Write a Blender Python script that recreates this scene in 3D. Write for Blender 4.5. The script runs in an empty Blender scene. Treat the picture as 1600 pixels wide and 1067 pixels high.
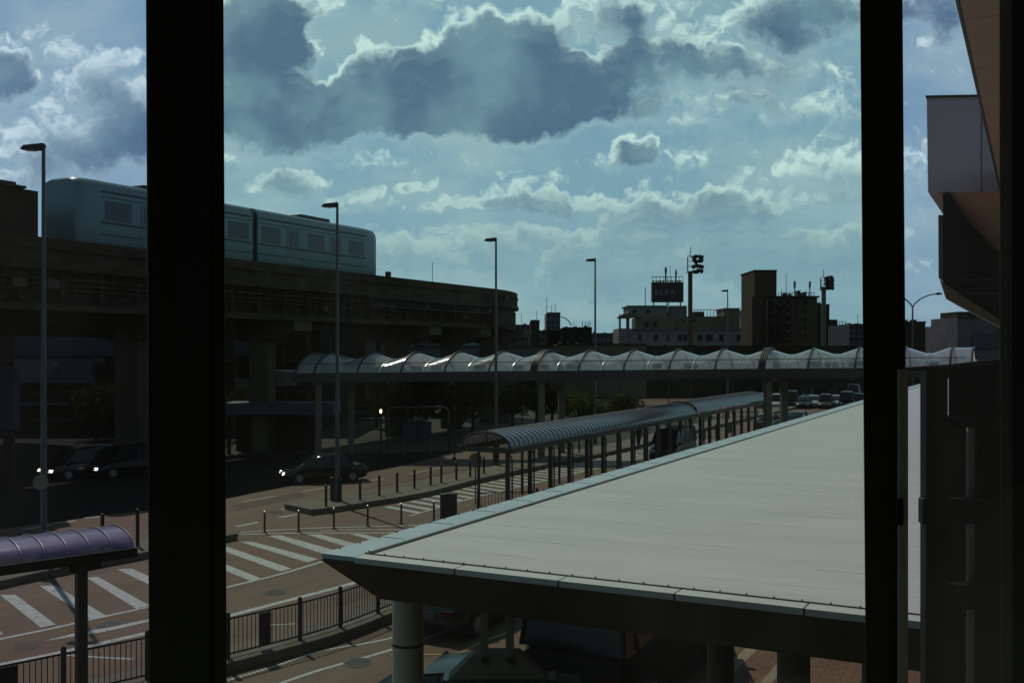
import bpy, bmesh, math, random
from mathutils import Vector, Matrix
random.seed(7)
R = math.radians
C = bpy.context.scene.collection

# ------------------------------------------------------------------ camera
F, CX, CY, H = 1555.6, 800.0, 548.0, 7.0
cd = bpy.data.cameras.new('camera'); cam = bpy.data.objects.new('camera', cd); C.objects.link(cam)
cam.location = (0, 0, H); cam.rotation_euler = (R(90), 0, 0)
cd.lens = 35; cd.sensor_width = 36; cd.shift_y = 14.5/1600; cd.clip_start = .05; cd.clip_end = 6000
bpy.context.scene.camera = cam

# ------------------------------------------------------------------ light
SUN_AZ, SUN_EL = R(-32), R(54)
sd = bpy.data.lights.new('sun', 'SUN'); sun = bpy.data.objects.new('sun', sd); C.objects.link(sun)
sd.energy = 4.2; sd.angle = R(.5); sd.color = (1, .90, .76)
sv = Vector((math.sin(SUN_AZ)*math.cos(SUN_EL), math.cos(SUN_AZ)*math.cos(SUN_EL), math.sin(SUN_EL)))
sun.rotation_euler = (-sv).to_track_quat('-Z', 'Y').to_euler(); sun.location = (-60, 90, 120)
vs = bpy.context.scene.view_settings
vs.view_transform = 'Standard'; vs.look = 'None'; vs.gamma = 1; vs.exposure = -1.35
cy = bpy.context.scene.cycles
cy.max_bounces = 6; cy.diffuse_bounces = 2; cy.glossy_bounces = 3; cy.transparent_max_bounces = 12; cy.transmission_bounces = 4
cy.caustics_reflective = False; cy.caustics_refractive = False; cy.use_denoising = True
cy.sample_clamp_indirect = 4

# ------------------------------------------------------------------ sky
W = bpy.data.worlds.new('World'); bpy.context.scene.world = W; W.use_nodes = True
T = W.node_tree; T.nodes.clear()
class NT:
    def __init__(s, t): s.t = t
    def n(s, kind, **kw):
        o = s.t.nodes.new(kind)
        for k, v in kw.items(): setattr(o, k, v)
        return o
    def link(s, a, b): s.t.links.new(a, b)
    def m(s, op, a, b=None, c=None, clamp=False):
        o = s.t.nodes.new('ShaderNodeMath'); o.operation = op; o.use_clamp = clamp
        for i, v in enumerate((a, b, c)):
            if v is None: continue
            if isinstance(v, (int, float)): o.inputs[i].default_value = v
            else: s.t.links.new(v, o.inputs[i])
        return o.outputs[0]
    def v(s, op, a, b=None):
        o = s.t.nodes.new('ShaderNodeVectorMath'); o.operation = op
        for i, v in enumerate((a, b)):
            if v is None: continue
            if isinstance(v, (tuple, list)): o.inputs[i].default_value = v
            else: s.t.links.new(v, o.inputs[i])
        return o.outputs['Value'] if op in ('DOT_PRODUCT', 'LENGTH') else o.outputs[0]
    def ramp(s, x, a, b):
        o = s.t.nodes.new('ShaderNodeMapRange'); o.interpolation_type = 'SMOOTHSTEP'
        o.inputs['From Min'].default_value = a; o.inputs['From Max'].default_value = b
        s.t.links.new(x, o.inputs['Value']); return o.outputs[0]
    def mix(s, f, a, b, mode='MIX'):
        o = s.t.nodes.new('ShaderNodeMix'); o.data_type = 'RGBA'; o.blend_type = mode
        for i, v in ((0, f), (6, a), (7, b)):
            if isinstance(v, (int, float)): o.inputs[i].default_value = v
            elif isinstance(v, (tuple, list)): o.inputs[i].default_value = (*v, 1) if len(v) == 3 else v
            else: s.t.links.new(v, o.inputs[i])
        return o.outputs[2]
    def noise(s, vec, scale, detail=4, rough=.5, dist=0, col=False, dim='3D'):
        o = s.t.nodes.new('ShaderNodeTexNoise'); s.t.links.new(vec, o.inputs['Vector']); o.noise_dimensions = dim
        o.inputs['Scale'].default_value = scale; o.inputs['Detail'].default_value = detail
        o.inputs['Roughness'].default_value = rough; o.inputs['Distortion'].default_value = dist
        return o.outputs['Color' if col else 'Fac']
# clouds: cumulus banks placed by bearing (b) and height over the horizon (h), both in tenths
# of a unit of tangent; (b, h, half width, half height, thickness)
BLOBS = [
 (-2.45, 2.80, .62, .80, 1.0), (-2.15, 3.28, .40, .32, .6), (-2.75, 3.05, .4, .6, .7), (-2.1, 2.35, .8, .35, .8),
 (-1.15, 2.62, .60, .48, .95), (-.45, 2.68, .8, .55, 1.0), (.25, 2.58, .75, .42, .9), (-.25, 3.15, .5, .32, .6), (.05, 2.95, .5, .4, .55), (-.75, 2.32, 1.5, .20, .7),
 (1.45, 2.88, .85, .20, .75), (.75, 3.15, .60, .42, .50), (1.25, 3.30, .9, .34, .50), (.95, 2.60, .75, .26, .50), (1.6, 2.42, 1.1, .24, .40), (2.3, 2.95, .6, .45, .50), (3.1, 3.42, .75, .36, .9), (4.45, 3.50, .7, .40, .9),
 (2.9, 2.65, .7, .42, .46), (1.2, 1.98, .25, .17, .56), (1.1, 1.90, .45, .20, .30), (3.35, 1.75, .6, .38, .50), (-1.6, 1.95, 1.3, .22, .34), (.3, 2.0, .8, .2, .2),
 (-5.1, 2.78, .36, .24, 1.0), (-4.2, 2.78, .34, .26, .40), (-3.75, 2.5, .5, .5, .36), (-4.6, 2.25, 1.1, .50, .38), (-4.0, 1.95, .9, .45, .36), (-4.6, 3.05, .9, .22, .36), (.78, 3.12, .38, .28, -.35), (-1.82, 3.00, .15, .34, -.40), (-1.40, 2.80, .40, .34, .45), (-.95, 3.0, .3, .22, .3), (-5.1, 1.7, .5, .3, .45), (-3.2, 1.9, .5, .3, .4),
 (-2.25, 1.66, .36, .15, .75), (-1.0, 1.66, .2, .08, .6), (-.6, 1.50, 1.5, .09, .42), (.15, 1.62, .42, .22, .46), (1.8, 1.48, 1.3, .18, .42), (.9, 1.3, 1.0, .2, .25),
 (2.05, 1.20, .9, .36, .68), (2.7, .85, .9, .32, .62), (1.0, .85, .7, .38, .60), (.1, 1.02, .55, .38, .56), (-.7, .95, .6, .34, .46), (3.3, .9, .8, .4, .46), (1.6, .60, .9, .25, .42), (4.0, 1.2, .8, .5, .45), (-1.4, .9, .5, .3, .4), (4.2, 1.9, .5, .3, .3),
 (-4.4, 2.3, 1.1, .6, .08), (-4.5, 1.7, 1.0, .5, .20), (.9, 1.55, 1.8, .5, .16), (2.4, 2.1, 1.2, .5, .16), (.6, .7, 3.0, .45, .22), (-1.3, 3.5, .6, .25, .35), (1.0, 2.95, 1.0, .5, .12), (-1.5, 1.4, 1.3, .4, .16), (3.8, 2.7, 1.0, .5, .16)]
g = bpy.data.node_groups.new('cloud_density', 'ShaderNodeTree')
g.interface.new_socket('P', in_out='INPUT', socket_type='NodeSocketVector')
g.interface.new_socket('D', in_out='OUTPUT', socket_type='NodeSocketFloat')
g.interface.new_socket('L', in_out='OUTPUT', socket_type='NodeSocketFloat')
q = NT(g); gi = q.n('NodeGroupInput'); go = q.n('NodeGroupOutput')
P = gi.outputs[0]
w1 = q.v('SUBTRACT', q.noise(P, 1.4, 2, .5, col=True, dim='2D'), (.5, .5, .5))
w2 = q.v('SUBTRACT', q.noise(P, 4.6, 3, .5, col=True, dim='2D'), (.5, .5, .5))
pw = q.v('ADD', q.v('ADD', P, q.v('MULTIPLY', w1, (.55, .35, 0))), q.v('MULTIPLY', w2, (.30, .24, 0)))
acc = None
for (bx_, by_, rx, ry, wt) in BLOBS:
    d = q.v('MULTIPLY', q.v('SUBTRACT', pw, (bx_, by_, 0)), (1/rx/1.3, 1/ry/1.3, 0))
    e = q.m('MULTIPLY', q.m('MAXIMUM', q.m('SUBTRACT', 1, q.v('DOT_PRODUCT', d, d)), 0), wt*1.5)
    acc = e if acc is None else q.m('ADD', acc, e)
acc = q.m('MINIMUM', acc, 1.7)
f0 = q.noise(P, .9, 2, .5, dim='2D')
vo = q.n('ShaderNodeTexVoronoi', feature='F1', voronoi_dimensions='2D'); q.link(pw, vo.inputs['Vector']); vo.inputs['Scale'].default_value = 3.4
vo.inputs['Detail'].default_value = 3; vo.inputs['Roughness'].default_value = .62
bil = q.m('SUBTRACT', .42, vo.outputs['Distance'])
f1 = q.noise(q.v('MULTIPLY', P, (.8, 1.2, 1)), 3.2, 6, .6, dim='2D')
low = q.m('ADD', acc, q.m('MULTIPLY', q.m('SUBTRACT', f0, .5), .9))
den = q.m('ADD', q.m('ADD', low, q.m('MULTIPLY', q.m('SUBTRACT', f1, .5), .75)), q.m('MULTIPLY', bil, .62))
q.link(q.m('SUBTRACT', den, .17), go.inputs[0]); q.link(low, go.inputs[1])
q = NT(T)
tc = q.n('ShaderNodeTexCoord'); sx = q.n('ShaderNodeSeparateXYZ'); q.link(tc.outputs['Generated'], sx.inputs[0])
yy = q.m('MAXIMUM', q.m('ABSOLUTE', sx.outputs[1]), .22)
cv = q.n('ShaderNodeCombineXYZ')
hh0 = q.m('MULTIPLY', q.m('DIVIDE', sx.outputs[2], yy), 10)
q.link(q.m('MULTIPLY', q.m('DIVIDE', sx.outputs[0], yy), 10), cv.inputs[0]); q.link(hh0, cv.inputs[1])
P = cv.outputs[0]
def dens(vec):
    o = T.nodes.new('ShaderNodeGroup'); o.node_tree = g; q.link(vec, o.inputs[0]); return o.outputs[0], o.outputs[1]
(D0, L0) = dens(P); (D1n, L1n) = dens(q.v('ADD', P, (-.03, .10, 0)))
high = q.ramp(hh0, 1.0, 2.2)                         # 0 low hazy clouds .. 1 high clouds
grad = q.m('SUBTRACT', D0, D1n); lgrad = q.m('SUBTRACT', L0, L1n)
under = q.ramp(q.m('MULTIPLY', lgrad, -1), .02, .22)          # undersides dissolve softly
mask = q.ramp(q.m('DIVIDE', D0, q.m('ADD', .46, q.m('MULTIPLY', under, .8))), -.32, 1.0)
core = q.ramp(q.m('ADD', q.m('MULTIPLY', L0, .78), q.m('MULTIPLY', D0, .22)), .55, 1.30)
lit = q.ramp(q.m('ADD', q.m('MULTIPLY', grad, .6), q.m('MULTIPLY', lgrad, 1.2)), -.04, .42)
edge = q.m('SUBTRACT', 1, q.ramp(D0, .18, 1.15))
soft = q.noise(P, .8, 3, .55, dim='2D')
bright = q.m('MULTIPLY', q.m('ADD', q.m('MULTIPLY', lit, .85), .12), q.m('ADD', .25, q.m('MULTIPLY', edge, .9)), clamp=True)
dark = q.mix(q.ramp(soft, .35, .65), (.20, .37, .62), (.40, .68, .88))
ccol = q.mix(core, (.92, 1.28, 1.46), dark)
ccol = q.mix(q.m('MULTIPLY', bright, q.m('SUBTRACT', 1, q.m('MULTIPLY', core, .80))), ccol, (1.75, 2.12, 2.10))
lowc = q.mix(bright, (.62, .98, 1.20), (1.0, 1.34, 1.38))
ccol = q.mix(high, q.mix(.15, lowc, ccol), ccol)
# clear air: hazy, paler low down and near the sun
sk = q.n('ShaderNodeTexSky'); sk.sky_type = 'NISHITA'; sk.sun_disc = False
sk.sun_elevation = SUN_EL; sk.sun_rotation = SUN_AZ; sk.air_density = 1.0; sk.dust_density = 1.0; sk.ozone_density = 1.0
SKS = .095
skc = q.mix(1.0, sk.outputs[0], (.95, 1.2, 1.1), 'MULTIPLY')
veil = q.noise(q.v('MULTIPLY', P, (.5, 1.1, 1)), 1.0, 5, .6, dim='2D')
air = q.mix(q.ramp(veil, .35, .7), (.62/SKS, 1.04/SKS, 1.40/SKS), (.95/SKS, 1.34/SKS, 1.52/SKS))
skc = q.mix(.75, skc, air)
cscaled = q.mix(1.0, ccol, (1/SKS, 1/SKS, 1/SKS), 'MULTIPLY')
fin = q.mix(q.m('MULTIPLY', mask, .94), skc, cscaled)
# the sky behind the viewer, away from the sun, is dimmer, and overhead, out of view, it is dimmed to deepen the shade
dim = q.m('ADD', .56, q.m('MULTIPLY', q.ramp(sx.outputs[1], -.2, .75), .44))
dim = q.m('MULTIPLY', dim, q.m('SUBTRACT', 1, q.m('MULTIPLY', q.ramp(sx.outputs[2], .36, .62), .55)))
cc = q.n('ShaderNodeCombineXYZ')
for i in range(3): q.link(dim, cc.inputs[i])
fin = q.mix(1.0, fin, cc.outputs[0], 'MULTIPLY')
bg = q.n('ShaderNodeBackground'); q.link(fin, bg.inputs[0]); bg.inputs[1].default_value = SKS
wo = q.n('ShaderNodeOutputWorld'); q.link(bg.outputs[0], wo.inputs[0])
W.cycles.sampling_method = 'NONE'

# ------------------------------------------------------------------ materials
def mat(name, col, rough=.6, metal=0, var=0., scale=3., bump=0., bscale=40., emit=None, spec=.5, stretch=(1, 1, 1), var2=0.):
    m = bpy.data.materials.new(name); m.use_nodes = True; t = NT(m.node_tree)
    b = m.node_tree.nodes['Principled BSDF']
    b.inputs['Roughness'].default_value = rough; b.inputs['Metallic'].default_value = metal
    b.inputs['Specular IOR Level'].default_value = spec
    b.inputs['Base Color'].default_value = (*col, 1)
    tco = t.n('ShaderNodeTexCoord'); vec = t.v('MULTIPLY', tco.outputs['Object'], stretch)
    if var:
        f = t.noise(vec, scale, 6, .62)
        f2 = t.noise(vec, scale*.17, 3, .5)
        mixf = t.m('ADD', t.m('MULTIPLY', f, .6), t.m('MULTIPLY', f2, .4))
        fr = t.ramp(mixf, .36, .64)
        c = t.mix(fr, tuple(x*(1-var) for x in col), tuple(min(1, x*(1+var)) for x in col))
        t.link(c, b.inputs['Base Color'])
        rr = t.m('ADD', rough-.08, t.m('MULTIPLY', f, .16), clamp=True); t.link(rr, b.inputs['Roughness'])
    if bump:
        bn = t.n('ShaderNodeBump'); bn.inputs['Strength'].default_value = bump; bn.inputs['Distance'].default_value = .02
        t.link(t.noise(vec, bscale, 4, .6), bn.inputs['Height']); t.link(bn.outputs[0], b.inputs['Normal'])
    if emit:
        b.inputs['Emission Color'].default_value = (*emit[:3], 1); b.inputs['Emission Strength'].default_value = emit[3]
    return m
M = dict(
 asphalt=mat('asphalt', (.135, .080, .052), .72, var=.28, scale=1.2, bump=.5, bscale=60, spec=.35),
 ground=mat('ground', (.015, .0125, .0105), .9, var=.35, scale=.15, spec=.1),  # near-black, so the shade around the viaduct sits in the colour
 concrete=mat('concrete', (.17, .145, .12), .85, var=.22, scale=2.5, bump=.3, bscale=25, spec=.2),
 kerb=mat('kerb_stone', (.16, .14, .115), .85, var=.2, scale=3, bump=.2, spec=.2),
 paint=mat('road_paint', (.55, .56, .52), .7, var=.22, scale=5, spec=.3),
 black=mat('black_metal', (.012, .012, .012), .45, .0, var=.15, spec=.4),
 dark=mat('dark_steel', (.028, .028, .027), .5, .3, var=.2),
 bronze=mat('bronze_steel', (.055, .048, .04), .45, .4, var=.15),
 pole=mat('pole_steel', (.09, .09, .095), .42, .6, var=.1),
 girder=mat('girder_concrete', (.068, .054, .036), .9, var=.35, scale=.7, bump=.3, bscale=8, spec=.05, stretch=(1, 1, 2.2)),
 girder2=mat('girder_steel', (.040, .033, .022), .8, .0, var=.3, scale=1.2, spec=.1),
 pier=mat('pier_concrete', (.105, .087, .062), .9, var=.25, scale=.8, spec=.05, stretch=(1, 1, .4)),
 train=mat('train_paint', (.15, .24, .25), .32, .1, var=.06, scale=.6, spec=.5),
 train_dark=mat('train_stripe', (.02, .03, .04), .4, spec=.5),
 glass_dark=mat('dark_glass', (.012, .018, .022), .06, 0, spec=.8),
 train_glass=mat('train_window', (.018, .035, .055), .12, 0, spec=.6),
 grey_panel=mat('grey_panel', (.62, .47, .48), .6, var=.05, scale=.6, spec=.2),
 tan=mat('tan_panel', (.52, .31, .21), .55, var=.10, scale=.8, stretch=(1, 1, 1), spec=.2),
 wall_blue=mat('bluish_wall', (.06, .066, .085), .8, var=.1, scale=.6, spec=.1),
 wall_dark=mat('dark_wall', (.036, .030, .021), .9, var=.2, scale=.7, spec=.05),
 wall_tan=mat('plaster_tan', (.145, .12, .085), .9, var=.18, scale=.25, spec=.1),
 wall_white=mat('plaster_white', (.20, .195, .185), .9, var=.15, scale=.25, spec=.1),
 wall_brown=mat('brown_tile', (.075, .052, .036), .85, var=.15, scale=.4, spec=.1),
 wall_grey=mat('plaster_grey', (.13, .12, .125), .9, var=.2, scale=.25, spec=.1),
 sign_navy=mat('navy_board', (.022, .016, .026), .6, spec=.2),
 letter=mat('letter_face', (.16, .15, .17), .6),
 trim=mat('trim_metal', (.46, .55, .58), .4, .1, var=.04, scale=1.5, spec=.5),
 rib_white=mat('bright_rib', (.55, .57, .58), .3, .5),
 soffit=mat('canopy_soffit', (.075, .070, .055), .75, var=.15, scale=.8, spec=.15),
 pillar_grey=mat('weathered_pillar', (.17, .16, .12), .6, var=.15, scale=1.3, spec=.2),
 hood=mat('hood_steel', (.22, .21, .155), .5, var=.15, scale=2, spec=.3),
 column=mat('painted_column', (.55, .52, .40), .5, var=.12, scale=1.3, spec=.3),
 shelter=mat('shelter_frame', (.05, .048, .045), .5, .2, var=.15),
 car_white=mat('car_white', (.45, .48, .50), .25, .1, spec=.6),
 car_black=mat('car_black', (.012, .012, .014), .22, .2, spec=.7),
 car_matte=mat('car_matte', (.016, .018, .016), .75, spec=.15),
 car_grey=mat('car_grey', (.09, .10, .11), .25, .5, spec=.6),
 car_teal=mat('car_teal', (.012, .03, .035), .25, .3, spec=.6),
 tyre=mat('tyre', (.012, .012, .012), .85), rim=mat('rim', (.3, .3, .31), .35, .7),
 car_glass=mat('car_glass', (.01, .012, .014), .12, spec=.3),
 far_glass=mat('far_window_glass', (.014, .014, .014), .6, spec=.1),
 lens=mat('headlight_lens', (.6, .6, .6), .1, spec=.8),
 head_on=mat('headlight_lit', (.8, .8, .8), .3, emit=(1, .88, .72, 7)),
 tail=mat('tail_lens', (.06, .006, .006), .4, spec=.2),
 lamp_lit=mat('lamp_lit', (.8, .7, .5), .3, emit=(1, .68, .32, 18)),
 led=mat('led_panel', (.5, .5, .48), .3),
 bark=mat('bark', (.03, .024, .018), .9, var=.3),
 skin=mat('skin', (.25, .16, .12), .6), cloth=mat('dark_cloth', (.012, .012, .014), .9), hair=mat('hair', (.01, .008, .006), .7),
 interior=mat('interior_paint', (.22, .23, .17), .8, spec=.1),
 interior_dark=mat('screen_fabric', (.13, .105, .07), .9, var=.3, scale=4, spec=.05, stretch=(6, 1, .5)),
 mullion=mat('mullion_metal', (.05, .055, .035), .5, .2, var=.1),
)
def leafmat(name, a, b):
    m = bpy.data.materials.new(name); m.use_nodes = True; t = NT(m.node_tree); nt = m.node_tree
    nt.nodes.remove(nt.nodes['Principled BSDF']); out = nt.nodes['Material Output']
    tco = t.n('ShaderNodeTexCoord'); f = t.ramp(t.noise(tco.outputs['Object'], 1.1, 4, .6), .35, .65)
    c = t.mix(f, a, b)
    d = t.n('ShaderNodeBsdfDiffuse'); tr = t.n('ShaderNodeBsdfTranslucent'); t.link(c, d.inputs[0]); t.link(c, tr.inputs[0])
    mx = t.n('ShaderNodeMixShader'); mx.inputs[0].default_value = .35
    t.link(d.outputs[0], mx.inputs[1]); t.link(tr.outputs[0], mx.inputs[2]); t.link(mx.outputs[0], out.inputs[0])
    return m
M['leaf'] = leafmat('leaf', (.016, .020, .008), (.060, .054, .012))
M['leaf2'] = leafmat('hedge_leaf', (.03, .045, .010), (.11, .13, .026))
def panelmat(name, col, trans=.45, clear=.2, rough=.12, gl=.3, dirt=.2):
    m = bpy.data.materials.new(name); m.use_nodes = True; t = NT(m.node_tree); nt = m.node_tree
    nt.nodes.remove(nt.nodes['Principled BSDF']); out = nt.nodes['Material Output']
    tco = t.n('ShaderNodeTexCoord'); f = t.noise(tco.outputs['Object'], 1.5, 5, .6)
    c = t.mix(t.ramp(f, .35, .7), tuple(x*(1-dirt) for x in col), col)
    d = t.n('ShaderNodeBsdfDiffuse'); tr = t.n('ShaderNodeBsdfTranslucent'); tp = t.n('ShaderNodeBsdfTransparent'); g2 = t.n('ShaderNodeBsdfGlossy')
    t.link(c, d.inputs[0]); t.link(c, tr.inputs[0]); g2.inputs['Roughness'].default_value = rough
    def mx(fac, a, b):
        o = t.n('ShaderNodeMixShader')
        if isinstance(fac, float): o.inputs[0].default_value = fac
        else: t.link(fac, o.inputs[0])
        t.link(a, o.inputs[1]); t.link(b, o.inputs[2]); return o.outputs[0]
    s = mx(trans, d.outputs[0], tr.outputs[0]); tp.inputs[0].default_value = (.93, .95, .97, 1); s = mx(clear, s, tp.outputs[0])
    lw = t.n('ShaderNodeLayerWeight'); fr = t.m('ADD', .04, t.m('MULTIPLY', t.m('POWER', lw.outputs['Facing'], 4), .8))
    s = mx(t.m('MULTIPLY', fr, gl*3, clamp=True), s, g2.outputs[0]); t.link(s, out.inputs[0])
    return m
M['poly'] = panelmat('polycarbonate', (.90, .93, .96), .62, .22, .14, .5)
M['poly_purple'] = panelmat('violet_polycarbonate', (.34, .24, .46), .3, .12, .22, .4)
M['poly_arc'] = panelmat('smoked_polycarbonate', (.17, .155, .20), .3, .10, .25, .5)
def glassmat(name, tint):
    m = bpy.data.materials.new(name); m.use_nodes = True; t = NT(m.node_tree); nt = m.node_tree
    nt.nodes.remove(nt.nodes['Principled BSDF']); out = nt.nodes['Material Output']
    tp = t.n('ShaderNodeBsdfTransparent'); tp.inputs[0].default_value = (*tint, 1)
    g2 = t.n('ShaderNodeBsdfGlossy'); g2.inputs['Roughness'].default_value = .0
    lw = t.n('ShaderNodeLayerWeight'); fr = t.m('ADD', .04, t.m('MULTIPLY', t.m('POWER', lw.outputs['Facing'], 5), .9))
    o = t.n('ShaderNodeMixShader'); t.link(fr, o.inputs[0]); t.link(tp.outputs[0], o.inputs[1]); t.link(g2.outputs[0], o.inputs[2])
    tco = t.n('ShaderNodeTexCoord'); sm = t.ramp(t.noise(t.v('MULTIPLY', tco.outputs['Object'], (1.4, 1.4, .6)), 1.6, 5, .6), .3, .75)
    tl = t.n('ShaderNodeBsdfTranslucent'); tl.inputs[0].default_value = (.8, .84, .74, 1)
    o2 = t.n('ShaderNodeMixShader'); t.link(t.m('ADD', .005, t.m('MULTIPLY', sm, .012)), o2.inputs[0]); t.link(o.outputs[0], o2.inputs[1]); t.link(tl.outputs[0], o2.inputs[2])
    t.link(o2.outputs[0], out.inputs[0]); return m
M['glass_green'] = glassmat('green_tinted_glass', (.88, 1.0, .94))
M['glass_blue'] = glassmat('blue_tinted_glass', (.86, .90, 1.0))
# roof sheeting: long membrane panels, faint seams, dust
def roofmat():
    m = mat('roof_membrane', (.50, .50, .44), .55, spec=.3); nt = m.node_tree; t = NT(nt); b = nt.nodes['Principled BSDF']
    tco = t.n('ShaderNodeTexCoord'); mp = t.n('ShaderNodeMapping'); t.link(tco.outputs['Object'], mp.inputs[0])
    mp.inputs['Rotation'].default_value = (0, 0, R(26.7))
    v = mp.outputs[0]; s = t.n('ShaderNodeSeparateXYZ'); t.link(v, s.inputs[0])
    wob = t.noise(t.v('MULTIPLY', v, (1.2, 3, 1)), 1, 4, .6)
    yv = t.m('ADD', s.outputs[1], t.m('MULTIPLY', wob, .10))
    fr = t.m('FRACT', t.m('MULTIPLY', yv, 1/.55)); ln = t.m('MULTIPLY', t.ramp(fr, .0, .02), t.m('SUBTRACT', 1, t.ramp(fr, .04, .07)))
    ln = t.m('MULTIPLY', ln, t.ramp(t.noise(t.v('MULTIPLY', v, (.9, 6, 1)), 1, 3, .6), .42, .6))
    ns = t.ramp(t.noise(t.v('MULTIPLY', v, (.5, 2.5, 1)), 1.1, 6, .6), .3, .7)
    c = t.mix(ns, (.525, .54, .52), (.60, .61, .59)); st = t.ramp(t.noise(v, .9, 7, .65), .5, .8)
    c = t.mix(t.m('MULTIPLY', st, .25), c, (.40, .43, .40)); c = t.mix(t.m('MULTIPLY', ln, .6), c, (.28, .30, .28))
    t.link(c, b.inputs['Base Color'])
    bn = t.n('ShaderNodeBump'); bn.inputs['Strength'].default_value = .25; bn.inputs['Distance'].default_value = .02
    t.link(t.m('ADD', ns, t.m('MULTIPLY', ln, -1.5)), bn.inputs['Height']); t.link(bn.outputs[0], b.inputs['Normal'])
    return m
M['roof'] = roofmat()
def roadmat():
    m = M['asphalt']; nt = m.node_tree; t = NT(nt); b = nt.nodes['Principled BSDF']
    tco = t.n('ShaderNodeTexCoord'); mp = t.n('ShaderNodeMapping'); t.link(tco.outputs['Object'], mp.inputs[0]); mp.inputs['Rotation'].default_value = (0, 0, R(27.8))
    v = mp.outputs[0]
    tr = t.ramp(t.noise(t.v('MULTIPLY', v, (1.1, .035, 1)), 1, 4, .6), .38, .66)
    big = t.ramp(t.noise(v, .12, 5, .65), .35, .65); fine = t.noise(v, 9, 5, .7)
    c = t.mix(big, (.098, .052, .028), (.142, .079, .045)); c = t.mix(t.m('MULTIPLY', tr, .5), c, (.20, .122, .075))
    spots = t.ramp(t.noise(v, 1.7, 6, .7), .60, .72); c = t.mix(t.m('MULTIPLY', spots, .45), c, (.055, .036, .026))
    vo = t.n('ShaderNodeTexVoronoi', feature='DISTANCE_TO_EDGE'); t.link(t.v('ADD', v, t.v('MULTIPLY', t.noise(v, .8, 4, .6, col=True), (1.5, 1.5, 0))), vo.inputs['Vector']); vo.inputs['Scale'].default_value = .22
    cr = t.m('MULTIPLY', t.m('SUBTRACT', 1, t.ramp(vo.outputs['Distance'], .0, .006)), .6); c = t.mix(cr, c, (.03, .02, .016))
    c = t.mix(t.m('MULTIPLY', fine, .35), c, (.07, .045, .032))
    t.link(c, b.inputs['Base Color']); t.link(t.m('ADD', .55, t.m('MULTIPLY', big, .2)), b.inputs['Roughness'])
    m = M['paint']; nt = m.node_tree; t = NT(nt); b = nt.nodes['Principled BSDF']; tco = t.n('ShaderNodeTexCoord'); v = tco.outputs['Object']
    w = t.ramp(t.noise(v, 7, 7, .72), .50, .66); g_ = t.noise(v, 1.2, 5, .6); c = t.mix(g_, (.36, .38, .37), (.56, .58, .56)); c = t.mix(t.m('MULTIPLY', w, .75), c, (.12, .085, .06)); t.link(c, b.inputs['Base Color'])
roadmat()
def brickmat():
    m = mat('red_brick_paving', (.16, .09, .06), .8, spec=.2); nt = m.node_tree; t = NT(nt); b = nt.nodes['Principled BSDF']
    tco = t.n('ShaderNodeTexCoord'); mp = t.n('ShaderNodeMapping'); t.link(tco.outputs['Object'], mp.inputs[0]); mp.inputs['Rotation'].default_value = (0, 0, R(27))
    br = t.n('ShaderNodeTexBrick'); t.link(mp.outputs[0], br.inputs['Vector']); br.inputs['Scale'].default_value = 1
    br.inputs['Brick Width'].default_value = .4; br.inputs['Row Height'].default_value = .2; br.inputs['Mortar Size'].default_value = .012
    br.inputs['Color1'].default_value = (.15, .075, .05, 1); br.inputs['Color2'].default_value = (.19, .10, .07, 1); br.inputs['Mortar'].default_value = (.07, .045, .035, 1)
    t.link(br.outputs[0], b.inputs['Base Color']); return m
M['brick'] = brickmat()

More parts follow.
